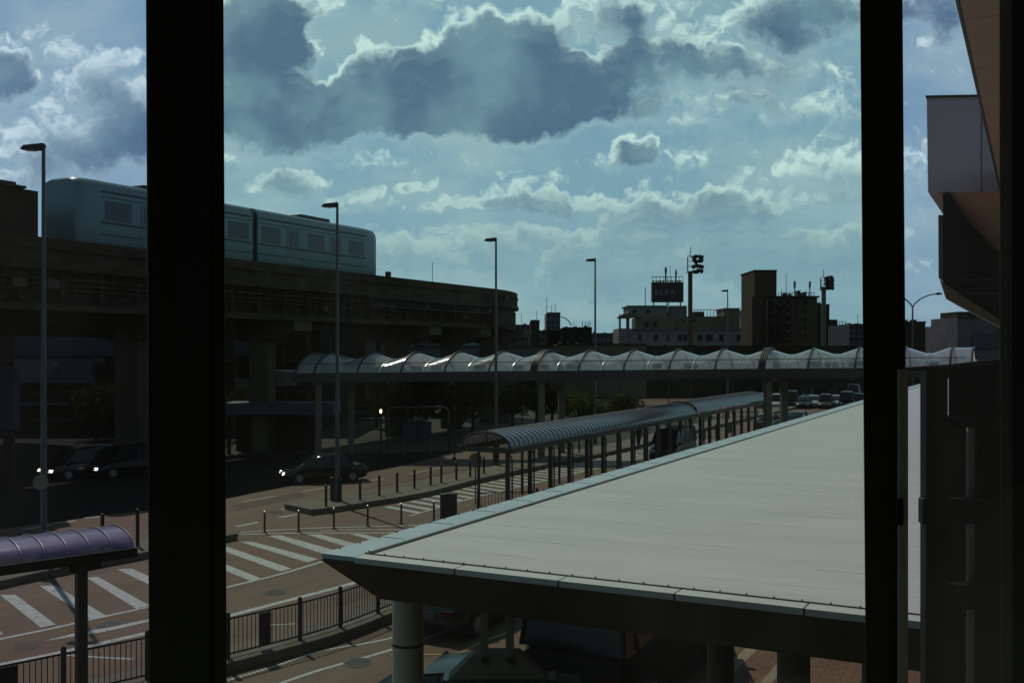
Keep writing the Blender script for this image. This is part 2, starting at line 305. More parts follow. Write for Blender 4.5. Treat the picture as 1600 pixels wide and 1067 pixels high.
# ------------------------------------------------------------------ mesh helpers
class MB:
    def __init__(s): s.v = []; s.f = []
    def add(s, vs, fs):
        n = len(s.v); s.v += [tuple(p) for p in vs]; s.f += [tuple(i+n for i in f) for f in fs]; return s
    def obox(s, o, a, b, c):
        o, a, b, c = map(Vector, (o, a, b, c))
        vs = [o, o+a, o+a+b, o+b, o+c, o+a+c, o+a+b+c, o+b+c]
        return s.add(vs, [(3, 2, 1, 0), (4, 5, 6, 7), (0, 1, 5, 4), (1, 2, 6, 5), (2, 3, 7, 6), (3, 0, 4, 7)])
    def box(s, x0, x1, y0, y1, z0, z1): return s.obox((x0, y0, z0), (x1-x0, 0, 0), (0, y1-y0, 0), (0, 0, z1-z0))
    def cbox(s, c, sx, sy, sz, rz=0):
        a = Vector((math.cos(rz), math.sin(rz), 0))*sx; b = Vector((-math.sin(rz), math.cos(rz), 0))*sy
        return s.obox(Vector(c)-a/2-b/2, a, b, (0, 0, sz))
    def prism(s, pts, z0, z1):
        n = len(pts)
        ar = sum(pts[i][0]*pts[(i+1) % n][1]-pts[(i+1) % n][0]*pts[i][1] for i in range(n))
        if ar < 0: pts = pts[::-1]
        vs = [(p[0], p[1], z0) for p in pts]+[(p[0], p[1], z1) for p in pts]
        return s.add(vs, [tuple(range(n))[::-1], tuple(range(n, 2*n))]+[(i, (i+1) % n, n+(i+1) % n, n+i) for i in range(n)])
    def tube(s, path, r, n=8, cap=True):
        path = [Vector(p) for p in path]; rs = r if isinstance(r, (list, tuple)) else [r]*len(path); rings = []
        for i, p in enumerate(path):
            d = (path[min(i+1, len(path)-1)]-path[max(i-1, 0)]).normalized()
            u = d.cross(Vector((0, 0, 1)));
            if u.length < .05: u = d.cross(Vector((0, 1, 0)))
            u.normalize(); w = u.cross(d).normalized()
            rings.append([p+(u*math.cos(2*math.pi*k/n)+w*math.sin(2*math.pi*k/n))*rs[i] for k in range(n)])
        vs = [v for rg in rings for v in rg]; fs = []
        for i in range(len(path)-1):
            for k in range(n):
                a, b = i*n+k, i*n+(k+1) % n; fs.append((a, b, b+n, a+n))
        if cap: fs += [tuple(range(n))[::-1], tuple(range((len(path)-1)*n, len(path)*n))]
        return s.add(vs, fs)
    def grid(s, rows):
        n = len(rows[0]); vs = [p for r in rows for p in r]
        return s.add(vs, [(i*n+k, i*n+k+1, (i+1)*n+k+1, (i+1)*n+k) for i in range(len(rows)-1) for k in range(n-1)])
    def slab(s, rows, t):
        """closed sheet of thickness t (downwards) from a grid"""
        s.grid(rows); lo = [[(p[0], p[1], p[2]-t) for p in r][::-1] for r in rows]; s.grid(lo)
        return s
    def build(s, name, m, parent=None, smooth=True, bevel=0):
        me = bpy.data.meshes.new(name); off = parent_off(parent)
        me.from_pydata([(x-off[0], y-off[1], z-off[2]) for x, y, z in s.v], [], s.f); me.validate()
        bm = bmesh.new(); bm.from_mesh(me); bmesh.ops.recalc_face_normals(bm, faces=bm.faces); bm.to_mesh(me); bm.free()
        o = bpy.data.objects.new(name, me); C.objects.link(o); me.materials.append(M[m] if isinstance(m, str) else m)
        if parent: o.parent = parent
        if smooth: me.shade_smooth(); me.set_sharp_from_angle(angle=R(38))
        if bevel:
            b = o.modifiers.new('bevel', 'BEVEL'); b.width = bevel; b.segments = 2; b.limit_method = 'ANGLE'
        return o
def parent_off(p):
    x = Vector((0, 0, 0))
    while p is not None: x += p.location; p = p.parent
    return x
def thing(name, label, cat, loc=(0, 0, 0), group=None):
    o = bpy.data.objects.new(name, None); C.objects.link(o); o.location = loc; o.empty_display_size = .3
    return tag(o, label, cat, group)
def tag(o, label, cat, group=None):
    o['label'] = label; o['category'] = cat
    if group: o['group'] = group
    return o
def struct(o): o['kind'] = 'structure'; return o
def copytree(o, parent=None):
    c = o.copy(); C.objects.link(c)
    if parent: c.parent = parent
    for ch in list(o.children): copytree(ch, c)
    return c
def G(px, py, z=0.0):
    Y = (H-z)*F/(py-CY); return Vector(((px-CX)/F*Y, Y, z))
def at(px, py, Y): return Vector(((px-CX)/F*Y, Y, H-(py-CY)/F*Y))
def X(px, Y): return (px-CX)/F*Y
def Z(py, Y): return H-(py-CY)/F*Y
D = Vector((.466, .885, 0)).normalized(); N = Vector((-D.y, D.x, 0)); UP = Vector((0, 0, 1))
ORD = ['first', 'second', 'third', 'fourth', 'fifth', 'sixth', 'seventh', 'eighth', 'ninth', 'tenth', 'eleventh', 'twelfth', 'thirteenth', 'fourteenth', 'fifteenth', 'sixteenth', 'seventeenth', 'eighteenth']
def offset_line(pts, d):
    out = []
    for i, p in enumerate(pts):
        t = (Vector(pts[min(i+1, len(pts)-1)])-Vector(pts[max(i-1, 0)])); t.z = 0; t.normalize()
        out.append(Vector(p)+Vector((-t.y, t.x, 0))*d)
    return out
def smooth_line(pts, n=5):
    out = []; pts = [Vector(p) for p in pts]
    for i in range(len(pts)-1):
        p0, p1, p2, p3 = pts[max(i-1, 0)], pts[i], pts[i+1], pts[min(i+2, len(pts)-1)]
        for k in range(n):
            t = k/n; out.append(.5*((2*p1)+(p2-p0)*t+(2*p0-5*p1+4*p2-p3)*t*t+(3*p1-p0-3*p2+p3)*t**3))
    return out+[pts[-1]]

# ================================================================== SETTING
b = MB(); b.add([(-3000, -300, 0), (3000, -300, 0), (3000, 5000, 0), (-3000, 5000, 0)], [(0, 1, 2, 3)])
struct(b.build('ground', 'ground'))
b = MB(); rows = []
b.add([(-40, 4, .004), (30, 4, .004), (80, 150, .004), (30, 150, .004)]+[tuple(G(x, y, .004)) for x, y in ((1000, 668), (880, 682), (760, 699), (727, 705), (650, 722), (611, 731), (540, 743), (453, 758), (355, 779), (228, 797), (0, 826), (-200, 850))], [tuple(range(16))])  # left edge traces the viaduct shadow line; darker ground beyond paints its shade
struct(b.build('road', 'asphalt'))
b = MB(); b.add([tuple(G(x, y, .008)) for x, y in ((470, 692), (600, 690), (600, 664), (470, 664))], [(0, 1, 2, 3)]); struct(b.build('yard', 'asphalt'))
b = MB(); b.add([tuple(G(x, y, .008)) for x, y in ((985, 655), (1420, 655), (1420, 612), (985, 612))], [(0, 1, 2, 3)]); struct(b.build('parking_lot', 'asphalt'))

KH = .25
def island(name, right, width, m='kerb', z=KH):
    right = smooth_line(right, 4); left = offset_line(right, width)
    b = MB(); b.prism([(p.x, p.y) for p in right]+[(p.x, p.y) for p in left[::-1]], 0.0, z); o = b.build(name, m, bevel=.02)
    return struct(o), right, left
isl2, R2, L2 = island('median_island', [G(487, 796, KH), G(540, 789, KH), G(640, 773, KH), G(692, 762, KH), G(790, 738, KH), G(986, 698, KH), G(1120, 664, KH), G(1260, 632, KH)], 2.3)
isl1, R1, L1 = island('traffic_island', [G(-140, 945, KH), G(0, 907, KH), G(120, 882, KH), G(231, 861, KH), G(310, 845, KH), G(372, 833, KH)], 2.2)

# ---- paint
pb = MB(); ZP = .009
def pquad(*pp): pb.add([(*G(x, y, ZP)[:2], ZP) for x, y in pp], [tuple(range(len(pp)))])
for qd in [((-60, 950), (-40, 948), (5, 990), (-15, 994)), ((0, 929), (24, 928.5), (87, 975), (64, 980)), ((62, 915), (86, 914), (165.5, 961), (142, 967)),
           ((135, 902), (153, 900.6), (233, 945), (213, 950.5)), ((183, 888.6), (206, 887.7), (290, 926), (272, 932)), ((232, 876), (255, 875), (352, 915), (335, 921)),
           ((280, 862), (300, 860), (410, 904), (394, 908)), ((318, 849), (338, 848), (456, 888), (438, 892.5)), ((374, 846), (395, 846), (497, 873), (480, 878)),
           ((419, 836.5), (439, 836), (530, 861), (512, 867)), ((480, 834.5), (501, 834.5), (560, 850), (545, 855)), ((546, 833.5), (565, 833.5), (600, 842), (588, 845.5)), ((612, 832.5), (630, 832.5), (668, 842), (655, 845))]:
    pquad(*qd)
def pline(pts, w, z=ZP):
    c = smooth_line([G(x, y, z) for x, y in pts], 4); a = offset_line(c, w/2); d = offset_line(c, -w/2)
    pb.grid([[p for p in a], [p for p in d]])
ZP2 = .013
pline([(-60, 1010), (87, 980), (138, 968), (231, 948), (290, 935), (355, 917), (440, 896), (503, 877), (580, 853)], .16, ZP2)
pline([(-60, 1052), (0, 1038), (60, 1026), (120, 1013), (231, 988), (300, 974), (355, 962), (440, 940), (532, 916), (640, 886)], .24)
pquad((68, 1001), (121, 993), (165, 986), (231, 971), (262, 963), (231, 967), (165, 980.5), (121, 987.5))
pline([(356, 1062), (430, 1040), (503, 1016), (612, 996), (700, 962)], .10); pline([(430, 1070), (500, 1046), (612, 1014), (740, 970)], .12)
pline([(374, 834.5), (450, 832.5), (560, 832), (680, 832)], .16, ZP2); pline([(376, 831), (411, 829), (503, 824), (640, 820.5), (760, 812)], .14)
pline([(500, 829), (560, 827), (640, 827), (700, 826)], .12)
for a in [((35, 827), (80, 820)), ((84, 817.5), (118, 813)), ((132, 809), (170, 805)), ((369, 822), (403, 815.5)), ((436, 808), (466, 803)), ((438, 795.5), (468, 790.5)), ((500, 790), (470, 796)), ((345, 812), (300, 822))]:
    pline(a, .22)
for a in [((380, 783), (430, 775)), ((470, 768), (520, 760)), ((560, 753), (600, 747)), ((640, 740), (690, 730)), ((720, 724), (760, 716)), ((800, 708), (840, 700))]:
    pline(a, .13)
pline([(105, 1023), (150, 1026), (208, 1029)], .1); pline([(420, 976), (460, 974)], .1)
# hatch on the right side of the median
hA = smooth_line([G(600, 792, ZP), G(640, 783, ZP), G(692, 771, ZP), G(790, 747, ZP), G(900, 722, ZP), G(1000, 702, ZP), G(1120, 672, ZP)], 8)
hB = smooth_line([G(640, 806, ZP), G(719, 783, ZP), G(800, 763, ZP), G(884, 743, ZP), G(990, 718, ZP), G(1120, 688, ZP)], 8)
dv = Vector((.69, -.724, 0))
def hit(p, line):
    for i in range(len(line)-1):
        a, c = line[i], line[i+1]; e = c-a; den = dv.x*(-e.y)+dv.y*e.x
        if abs(den) < 1e-9: continue
        r = a-p; t = (r.x*(-e.y)+r.y*e.x)/den; s2 = (dv.x*r.y-dv.y*r.x)/den
        if 0 <= s2 <= 1 and t > 0: return p+dv*t
    return None
acc = 0; L = 0
for i in range(len(hA)-1):
    seg = (hA[i+1]-hA[i]).length; e = (hA[i+1]-hA[i]).normalized(); s = -L
    while s < seg:
        if s >= 0:
            p = hA[i]+e*s; p2 = p+e*.36; h1, h2 = hit(p, hB), hit(p2, hB)
            if h1 and h2: pb.add([(v.x, v.y, ZP) for v in (p, p2, h2, h1)], [(0, 1, 2, 3)])
        s += .95
    L = .95-(s-seg) if s > seg else 0
c = hB; pb.grid([offset_line([Vector((p.x, p.y, ZP2)) for p in c], .07), offset_line([Vector((p.x, p.y, ZP2)) for p in c], -.07)])
struct(pb.build('road_markings', 'paint', smooth=False))

# ---- near footway with kerb
fence_pts = [Vector(p) for p in [(-13.5, 15.2, 0), (-11.2, 17.2, 0), (-9.6, 18.55, 0), (-8.75, 19.35, 0), (-7.5, 20.5, 0), (-6.23, 21.9, 0), (-4.95, 23.3, 0), (-4.22, 24.3, 0), (-3.49, 25.6, 0), (-2.6, 27.3, 0), (-1.7, 29.2, 0)]]
fl = smooth_line(fence_pts, 4)
near = offset_line(fl, -.30); far = offset_line(fl, .8)
b = MB(); b.prism([(p.x, p.y) for p in near]+[(p.x, p.y) for p in far[::-1]], 0, KH); struct(b.build('footway', 'kerb', bevel=.02))
# right brick paving and path under the canopy
b = MB(); q0 = [G(1085, 1000), G(1085, 1090), G(1500, 1090), G(1700, 900), G(1300, 900)]
b.add([(p.x, p.y, .012) for p in q0], [(0, 1, 2, 3, 4)]); struct(b.build('brick_pavement', 'brick'))
b = MB()
for (x0, y0, x1, y1, w) in [(1188, 1000, 1120, 1064, .28), (1235, 1022, 1180, 1085, .22)]:
    c = [G(x0, y0, .018), G(x1, y1, .018)]; b.grid([offset_line(c, w/2), offset_line(c, -w/2)])
struct(b.build('tactile_path', mat('tactile_tile', (.26, .20, .13), .8, var=.15)))
b = MB()
for pts in [[(662, 1051), (705, 1027), (750, 1003), (800, 985)], [(662, 974), (690, 960), (720, 950)]]:
    c = [G(x, y, .02) for x, y in pts]; b.grid([offset_line(c, .05), offset_line(c, -.05)])
b.grid([[G(662, 1021, .02), G(705, 1021, .02)], [G(662, 1023, .02), G(705, 1023, .02)]])
struct(b.build('lane_line', mat('yellow_line', (.35, .27, .12), .8, var=.2)))
for i, (px, py, r_, lb) in enumerate(((430, 925, .34, 'round manhole cover in the road above the railing right of the wide mullion'), (170, 975, .3, 'round manhole cover between the road stripes and the railing at lower left'), (560, 1035, .34, 'round manhole cover in the near road left of the canopy column'), (430, 800, .32, 'round manhole cover near the tip of the median'))):
    p = G(px, py, .004); b = MB(); b.tube([p, p+UP*.012], r_, 24); o = thing('manhole_cover', lb, 'manhole', p); b.build('frame', 'concrete', o)
    b = MB(); b.tube([p+UP*.0121, p+UP*.016], r_*.86, 24); b.build('lid', 'dark', o)
b = MB()
for q_ in (((250, 830), (350, 812), (352, 822), (252, 842)), ((520, 935), (610, 905), (618, 915), (530, 948)), ((560, 845), (660, 843), (660, 848), (566, 851)), ((360, 790), (470, 768), (480, 774), (372, 797)), ((20, 1005), (60, 998), (62, 1012), (22, 1020))):
    b.add([tuple(G(x, y, .0065)) for x, y in q_], [(0, 1, 2, 3)])
struct(b.build('asphalt_patches', mat('asphalt_patch', (.075, .047, .033), .8, var=.25, scale=2)))
# far lawn strip and verge
b = MB(); b.add([(-20, 66, .01), (8, 72, .01), (22, 95, .01), (20, 130, .01), (-25, 130, .01)], [(0, 1, 2, 3, 4)])
struct(b.build('verge', mat('verge_soil', (.03, .03, .014), .95, var=.4, scale=2)))
# distant hill line
b = MB(); top = []
for i in range(60):
    x = -2400+i*80; top.append((x, 2600, 22+14*math.sin(i*.5)+10*math.sin(i*.23+1)+random.uniform(-3, 3)))
vs = [(x, y, 0) for x, y, z in top]+top+[(x, y+500, 0) for x, y, z in top]; n = len(top)
b.add(vs, [(i, i+1, n+i+1, n+i) for i in range(n-1)]+[(n+i, n+i+1, 2*n+i+1, 2*n+i) for i in range(n-1)])
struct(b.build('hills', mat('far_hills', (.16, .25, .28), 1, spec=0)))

# ================================================================== WINDOW WALL (camera stands indoors)
wd = Vector((1.316, .65, 0)).normalized(); w0 = Vector((-.5, 1.52, 0)); wn = Vector((-wd.y, wd.x, 0))
ww = thing('window_wall', 'dark metal framed glass wall with green and blue tinted panes in the foreground', 'window', (-.5, 1.52, 5.4))
def mull(px0, px1, Y, dep, pxb=0, name='mullion'):
    b = MB(); n = Vector((0, 1, 0))
    def ring(z, s): return [Vector((X(px0+s, Y), Y, z)), Vector((X(px1+s, Y), Y, z)), Vector((X(px1+s-4, Y+dep), Y+dep, z)), Vector((X(px0+s+10, Y+dep), Y+dep, z))]
    z0, z1 = 5.4, 8.35; s0 = pxb*(CY-548+ (H-z0)/Y*F)/1067 if pxb else 0; s1 = pxb*((H-z1)/Y*F)/1067 if pxb else 0
    a = ring(z0, s0); c = ring(z1, s1)
    b.add(a+c, [(3, 2, 1, 0), (4, 5, 6, 7), (0, 1, 5, 4), (1, 2, 6, 5), (2, 3, 7, 6), (3, 0, 4, 7)])
    o = b.build(name, 'mullion', ww, bevel=.003); return o
mull(230, 352, 1.5, .07, 5)
mull(1348, 1415, 2.16, .07, 9)
mull(1562, 1655, 2.42, .07, 2)
b = MB(); b.obox((X(272, 1.49), 1.494, 5.4), (.052, 0, 0), (0, .008, 0), (0, 0, 2.95)); b.build('glazing_bead', mat('bead', (.03, .045, .03), .5), ww)
def pane(t0, t1, m):
    a = w0+wd*t0+wn*.03; c = w0+wd*t1+wn*.03; b = MB(); b.add([(a.x, a.y, 5.4), (c.x, c.y, 5.4), (c.x, c.y, 8.35), (a.x, a.y, 8.35)], [(0, 1, 2, 3)])
    return b.build('glass_pane', m, ww)
b = MB(); b.box(X(1405, 2.13), X(1419, 2.13), 2.13, 2.14, 5.4, Z(577, 2.13)); b.build('side_strip', mat('strip', (.46, .43, .37), .5), ww)
b = MB(); b.box(X(1400, 2.12), X(1411, 2.12), 2.115, 2.129, Z(820, 2.12), Z(779, 2.12)); b.build('bracket', 'black', ww, bevel=.002)
pane(-4.2, .0, 'glass_blue'); pane(.0, 1.47, 'glass_green'); pane(1.47, 4.5, 'glass_blue')
room = thing('concourse_room', 'dark interior room the view is taken from behind the glass', 'room', (0, -3, 0))
c0 = w0+wd*-4.2; c1 = w0+wd*4.5
foot = [(c0.x, c0.y), (c1.x, c1.y), (c1.x+.5, -9), (c0.x-.5, -9)]
for nm, z0, z1 in (('floor', 5.1, 5.4), ('ceiling', 8.35, 8.7)):
    b = MB(); b.prism(foot, z0, z1); b.build(nm, 'interior', room)
b = MB(); b.obox((c0.x-.7, -9.2, 5.4), (c1.x-c0.x+1.4, 0, 0), (0, .2, 0), (0, 0, 2.95)); b.build('back_wall', 'interior', room)
b = MB(); b.obox((c0.x-.72, -9, 5.4), (.2, 0, 0), (.5, c0.y+9, 0), (0, 0, 2.95)); b.build('side_wall', 'interior', room)
b = MB(); b.obox((c1.x+.52, -9, 5.4), (.2, 0, 0), (-.5, c1.y+9, 0), (0, 0, 2.95)); b.build('side_wall', 'interior', room)
b = MB(); b.prism([(foot[0][0]+.1, foot[0][1]-.3), (foot[1][0]-.1, foot[1][1]-.3), (foot[2][0]-.1, -8.9), (foot[3][0]+.1, -8.9)], 0, 5.1); b.build('lower_storey', 'wall_dark', room)

# guard frame outside on the right
gf = thing('guard_frame', 'black steel guard frame with crossbars outside the right pane', 'railing', (X(1465, 3.2), 3.2, 5.1))
Yg = 3.2
def gb(name, x0, x1, y0, y1, d=.05, m='black', off=0):
    b = MB(); b.box(X(x0, Yg), X(x1, Yg), Yg+off, Yg+d+off, Z(y1, Yg), Z(y0, Yg)); return b.build(name, m, gf, bevel=.004)
gb('post', 1447, 1482, 574, 1480); gb('crossbar', 1482.5, 1640, 779, 819, .04); gb('crossbar', 1482.5, 1640, 913, 953, .04); gb('crossbar', 1482.5, 1640, 652, 668, .04)
gb('bracket', 1442, 1446.5, 779, 819, .04); gb('panel', 1539, 1700, 668, 1480, .03, 'black', .06)
gb('light_strip', 1527, 1539, 668, 1480, .02, 'grey_panel', .065); gb('dark_screen', 1483, 1700, 652, 1480, .02, 'interior_dark', .10); gb('base_rail', 1405, 1700, 1485, 1530, .08); gb('side_strip', 1406, 1418, 577, 1480, .03, 'black', .02)
gb('bracket', 1400, 1412, 779, 819, .02)
gb('slim_post', 1541, 1544, 562, 650, .02, 'grey_panel', .07); gb('slim_post', 1581, 1584, 562, 650, .02, 'grey_panel', .07)
b = MB(); a = at(1404, 578, Yg); c = at(1482, 573, Yg); e = at(1640, 555, Yg); b.tube([a, c, e], .008, 8); b.build('top_rail', 'dark', gf)
b = MB(); b.add([at(1482, 575, Yg+.04), at(1600, 564, Yg+.04), at(1600, 652, Yg+.04), at(1482, 652, Yg+.04)], [(0, 1, 2, 3)]); b.build('glass_infill', 'glass_dark', gf)

# ================================================================== WHITE CANOPY
ZR = 5.5
tip = G(500, 866, ZR); e2 = G(1352, 963, ZR); nd = (e2-tip).normalized(); W_ = 5.2; LN = 52
A, B_ = tip, tip+nd*W_; Cc, Dd = B_+D*LN, tip+D*LN
cn = thing('entrance_canopy', 'large white flat canopy roof with dark tapered underside in the foreground', 'canopy', (tip.x, tip.y, 0))
sd_ = nd; i1 = .36
# membrane field, subdivided with gentle sag
b = MB(); rows = []
a0 = tip+D*.154+nd*i1
for i in range(41):
    t = LN*(i/40)**1.6; row = []
    for k in range(13):
        s = (W_-i1-.05)*k/12; p = a0+D*t+nd*s
        row.append((p.x, p.y, ZR+.012+.012*math.sin(s*1.9+t*.4)*min(1, s, t+.2)))
    rows.append(row)
b.slab(rows, .03); b.build('roof_sheet', 'roof', cn)
# edge strip: separate flat trim plates with seams
b = MB(); t = 0.01
while t < LN-.8:
    o = tip+D*(t+.006)+nd*.0; b.obox((o.x, o.y, ZR-.03), D*.732, nd*(i1-.06), UP*.038); t += .75
b.build('edge_trim', 'trim', cn, bevel=.004)
b = MB(); t = .76
while t < LN-.8:
    o = tip+D*(t-.016); b.obox((o.x, o.y, ZR-.028), D*.014, nd*(i1-.058), UP*.038); t += .75
for k in range(1, 6): o = tip+nd*(.365+k*.78-.010); b.obox((o.x, o.y, ZR-.032), nd*.012, D*.134, UP*.0385)
o = tip+nd*(i1-.005)+D*.17; b.obox((o.x, o.y, ZR-.02), D*(LN-.3), nd*.012, UP*.036); b.build('trim_seams', 'dark', cn)
b = MB(); o = tip+nd*(i1-.054)+D*.168; b.obox((o.x, o.y, ZR-.02), D*(LN-.3), nd*.048, UP*.052); b.build('gutter_upstand', 'rib_white', cn, bevel=.004)
b = MB()
for s in range(6):
    o = tip+nd*((.306 if s == 0 else .365+s*.78)); b.obox((o.x, o.y, ZR-.035), nd*(.772+(.059 if s == 0 else 0)), D*.135, UP*.043)
b.build('front_trim', mat('front_lip', (.56, .58, .56), .5, var=.05), cn, bevel=.003)
b = MB(); o = tip+nd*.30+D*.140; b.obox((o.x, o.y, ZR-.02), nd*(W_-.25), D*.012, UP*.034); b.build('front_upstand', 'bronze', cn)
b = MB(); s = .3
while s < W_:
    o = tip+nd*s+D*.146; b.obox((o.x, o.y, ZR+.014), nd*.008, D*.006, UP*.009); o = tip+nd*(s+.1)+D*.012; b.obox((o.x, o.y, ZR-.0), nd*.006, D*.006, UP*.006); s += .165
t = .2
while t < 30:
    o = tip+D*t+nd*.02; b.obox((o.x, o.y, ZR+.005), D*.012, nd*.010, UP*.009); t += .25
b.build('bolts', 'dark', cn)['kind'] = 'stuff'
# bevelled underside
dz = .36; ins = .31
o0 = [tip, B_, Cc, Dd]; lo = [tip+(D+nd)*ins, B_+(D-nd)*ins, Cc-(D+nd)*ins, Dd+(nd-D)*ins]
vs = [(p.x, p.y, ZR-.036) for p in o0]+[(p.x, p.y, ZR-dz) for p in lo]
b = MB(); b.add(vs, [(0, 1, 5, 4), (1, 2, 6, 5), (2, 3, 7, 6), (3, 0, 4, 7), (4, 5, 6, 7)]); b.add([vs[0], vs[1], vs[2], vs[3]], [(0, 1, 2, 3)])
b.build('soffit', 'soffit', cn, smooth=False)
def canopy_col(px, Y, dia, ring=True, m='column'):
    x = X(px, Y); b = MB(); b.tube([(x, Y, 0), (x, Y, ZR-.20)], dia/2, 28); o = b.build('column', m, cn)
    if ring:
        b = MB(); b.tube([(x, Y, Z(1006, Y)), (x, Y, Z(1002, Y))], dia/2+.004, 28); b.build('joint_band', 'dark', o)
        b = MB(); b.tube([(x, Y, 0), (x, Y, .06)], dia/2+.05, 28); b.build('base_plate', 'dark', o)
canopy_col(637.5, 7.92, .25)
canopy_col(1126, 9.0, .24, False, 'shelter'); canopy_col(1240, 7.4, .24, False, 'shelter')
for t in (9, 18, 27, 36, 45): 
    p = tip+D*t+nd*2.6; b = MB(); b.tube([(p.x, p.y, 0), (p.x, p.y, ZR-.3)], .13, 20); b.build('column', 'shelter', cn)
# hanging board under the canopy
hs = thing('hanging_sign', 'grey trapezoid sign hood hung on two rods under the white canopy', 'sign', (X(777, 7.0), 7.0, 4.7))
Yh = 7.15
for px in (756.5, 796.5):
    b = MB(); b.box(X(px-6.5, Yh), X(px+6.5, Yh), Yh, Yh+.04, Z(1042, Yh), ZR-.34); b.build('rod', 'hood', hs, bevel=.004)
    b = MB(); b.box(X(px-5, Yh), X(px+5, Yh), Yh-.015, Yh-.002, Z(1036, Yh), Z(1026, Yh)); b.build('bolt_plate', 'bronze', hs, bevel=.004)
b = MB(); ft = [at(740, 1022, Yh+.01), at(812, 1022, Yh+.01), at(858, 1061, Yh+.01), at(700, 1061, Yh+.01)]
b.add([v for v in ft]+[v+Vector((0, .16, 0)) for v in ft], [(0, 1, 2, 3), (4, 7, 6, 5), (0, 4, 5, 1), (1, 5, 6, 2), (2, 6, 7, 3), (3, 7, 4, 0)]); b.build('hood', 'hood', hs, smooth=False)
b = MB(); b.box(X(690, Yh), X(870, Yh), Yh-.02, Yh+.2, Z(1140, Yh), Z(1061, Yh)-.002); b.build('board', 'car_teal', hs, bevel=.01)

# ================================================================== WAVY PEDESTRIAN BRIDGE
Pa = Vector((X(524, 64.3), 64.3, Z(583, 64.3))); Pb = Vector((X(1447, 61.2), 61.2, Z(574.5, 61.2)))
step = (Pb-Pa)/13; ax = step.normalized(); cr = Vector((.55, 1, 0))*1.0   # across
WB = 3.4
pbx = thing('pedestrian_bridge', 'long footbridge roofed with wavy translucent white vaults across the road', 'footbridge', (Pa.x, Pa.y, 0))
hp, hv = 1.27, .84
def bpt(s, v, h):   # s in bays, v 0..1 across
    a = math.sin(math.pi*v); z = h*(a**.62) if a > 0 else 0
    return Pa+step*s+cr*(WB*v)+UP*z
def hgt(s):
    ph = (s % 1.0)*2; ph = ph if ph <= 1 else 2-ph        # 0 at valley rib, 1 at hoop
    if s < -.5: return hp
    if s > 13.5: return hp-.05
    e = .5-.5*math.cos(math.pi*ph)
    return hv+(hp-hv)*(.8*ph+.2*e)
NV = 18
def seg(s0, s1, n=5):
    rows = []
    for i in range(n+1):
        s = s0+(s1-s0)*i/n; h = hgt(s if i < n else s-1e-6)
        rows.append([bpt(s, k/NV, h) for k in range(NV+1)])
    return rows
cuts = [-.93, -.5]+[k*.5 for k in range(0, 28)]+[13.95]
for i in range(len(cuts)-1):
    b = MB(); b.grid(seg(cuts[i]+.006, cuts[i+1]-.006)); b.build('roof_panel', 'poly', pbx)
for i, s in enumerate(cuts):
    hoop = (s*2) % 2 == 1 or s in (-.93, 13.95); h = hgt(s if s < 13.9 else 13.94)
    wide = s in (4.5, 9.5)
    path = [bpt(s, k/NV, h+.03) for k in range(NV+1)]
    b = MB()
    if wide:
        for da in (-.17, -.06, .06, .17): b.tube([p+ax*da for p in path], .075, 6)
    else: b.tube(path, .07 if hoop else .05, 6)
    b.build('hoop' if hoop else 'rib', 'dark' if hoop else 'rib_white', pbx)
for vv in (.10, .9):
    b = MB(); pth = []
    s = -.93
    while s <= 13.95:
        pth.append(Pa+step*s+cr*(WB*vv)+UP*.62); s += .25
    b.tube(pth, .022, 5); b.build('purlin', 'dark', pbx)
# end wall hoops infill, girder, deck
b = MB(); s0, s1 = -1.0, 14.0
for v0 in (-.03, 1.0):
    o = Pa+step*s0+cr*(WB*v0)-UP*.58; b.obox(o, step*(s1-s0), cr*(WB*.03), UP*.6)
b.build('side_girder', 'shelter', pbx)
b = MB(); o = Pa+step*s0-UP*.50; b.obox(o, step*(s1-s0), cr*WB, UP*.15); b.build('deck', 'shelter', pbx)
b = MB()
for s in [x*.5 for x in range(-1, 28)]:
    if random.random() < .45:
        continue
    b = MB(); o = Pa+step*(s+random.uniform(-.1, .2))+cr*(WB*.94)+UP*.05; b.obox(o, step*random.uniform(.18, .34), cr*.04, UP*random.choice((.35, .5, .42))); b.build('notice_panel', 'wall_brown', pbx)
for pxs in ((500, 548), (843, 877), (1203, 1223)):
    for j, px in enumerate(pxs):
        # solve s such that the point projects on px
        v = .12 if j == 0 else .88; best = min(range(-10, 150), key=lambda k: abs((lambda p: CX+F*p.x/p.y)(Pa+step*(k*.1)+cr*(WB*v))-px))
        p = Pa+step*(best*.1)+cr*(WB*v); b = MB(); b.cbox((p.x, p.y, 0), .40, .40, p.z-.56, R(15)); b.build('pillar', 'pillar_grey', pbx, bevel=.04)
        if j == 0:
            b = MB(); o = Pa+step*(best*.1)-UP*.8-step*.05; b.obox(o, step*.12, cr*WB, UP*.22); b.build('crossbeam', 'shelter', pbx)

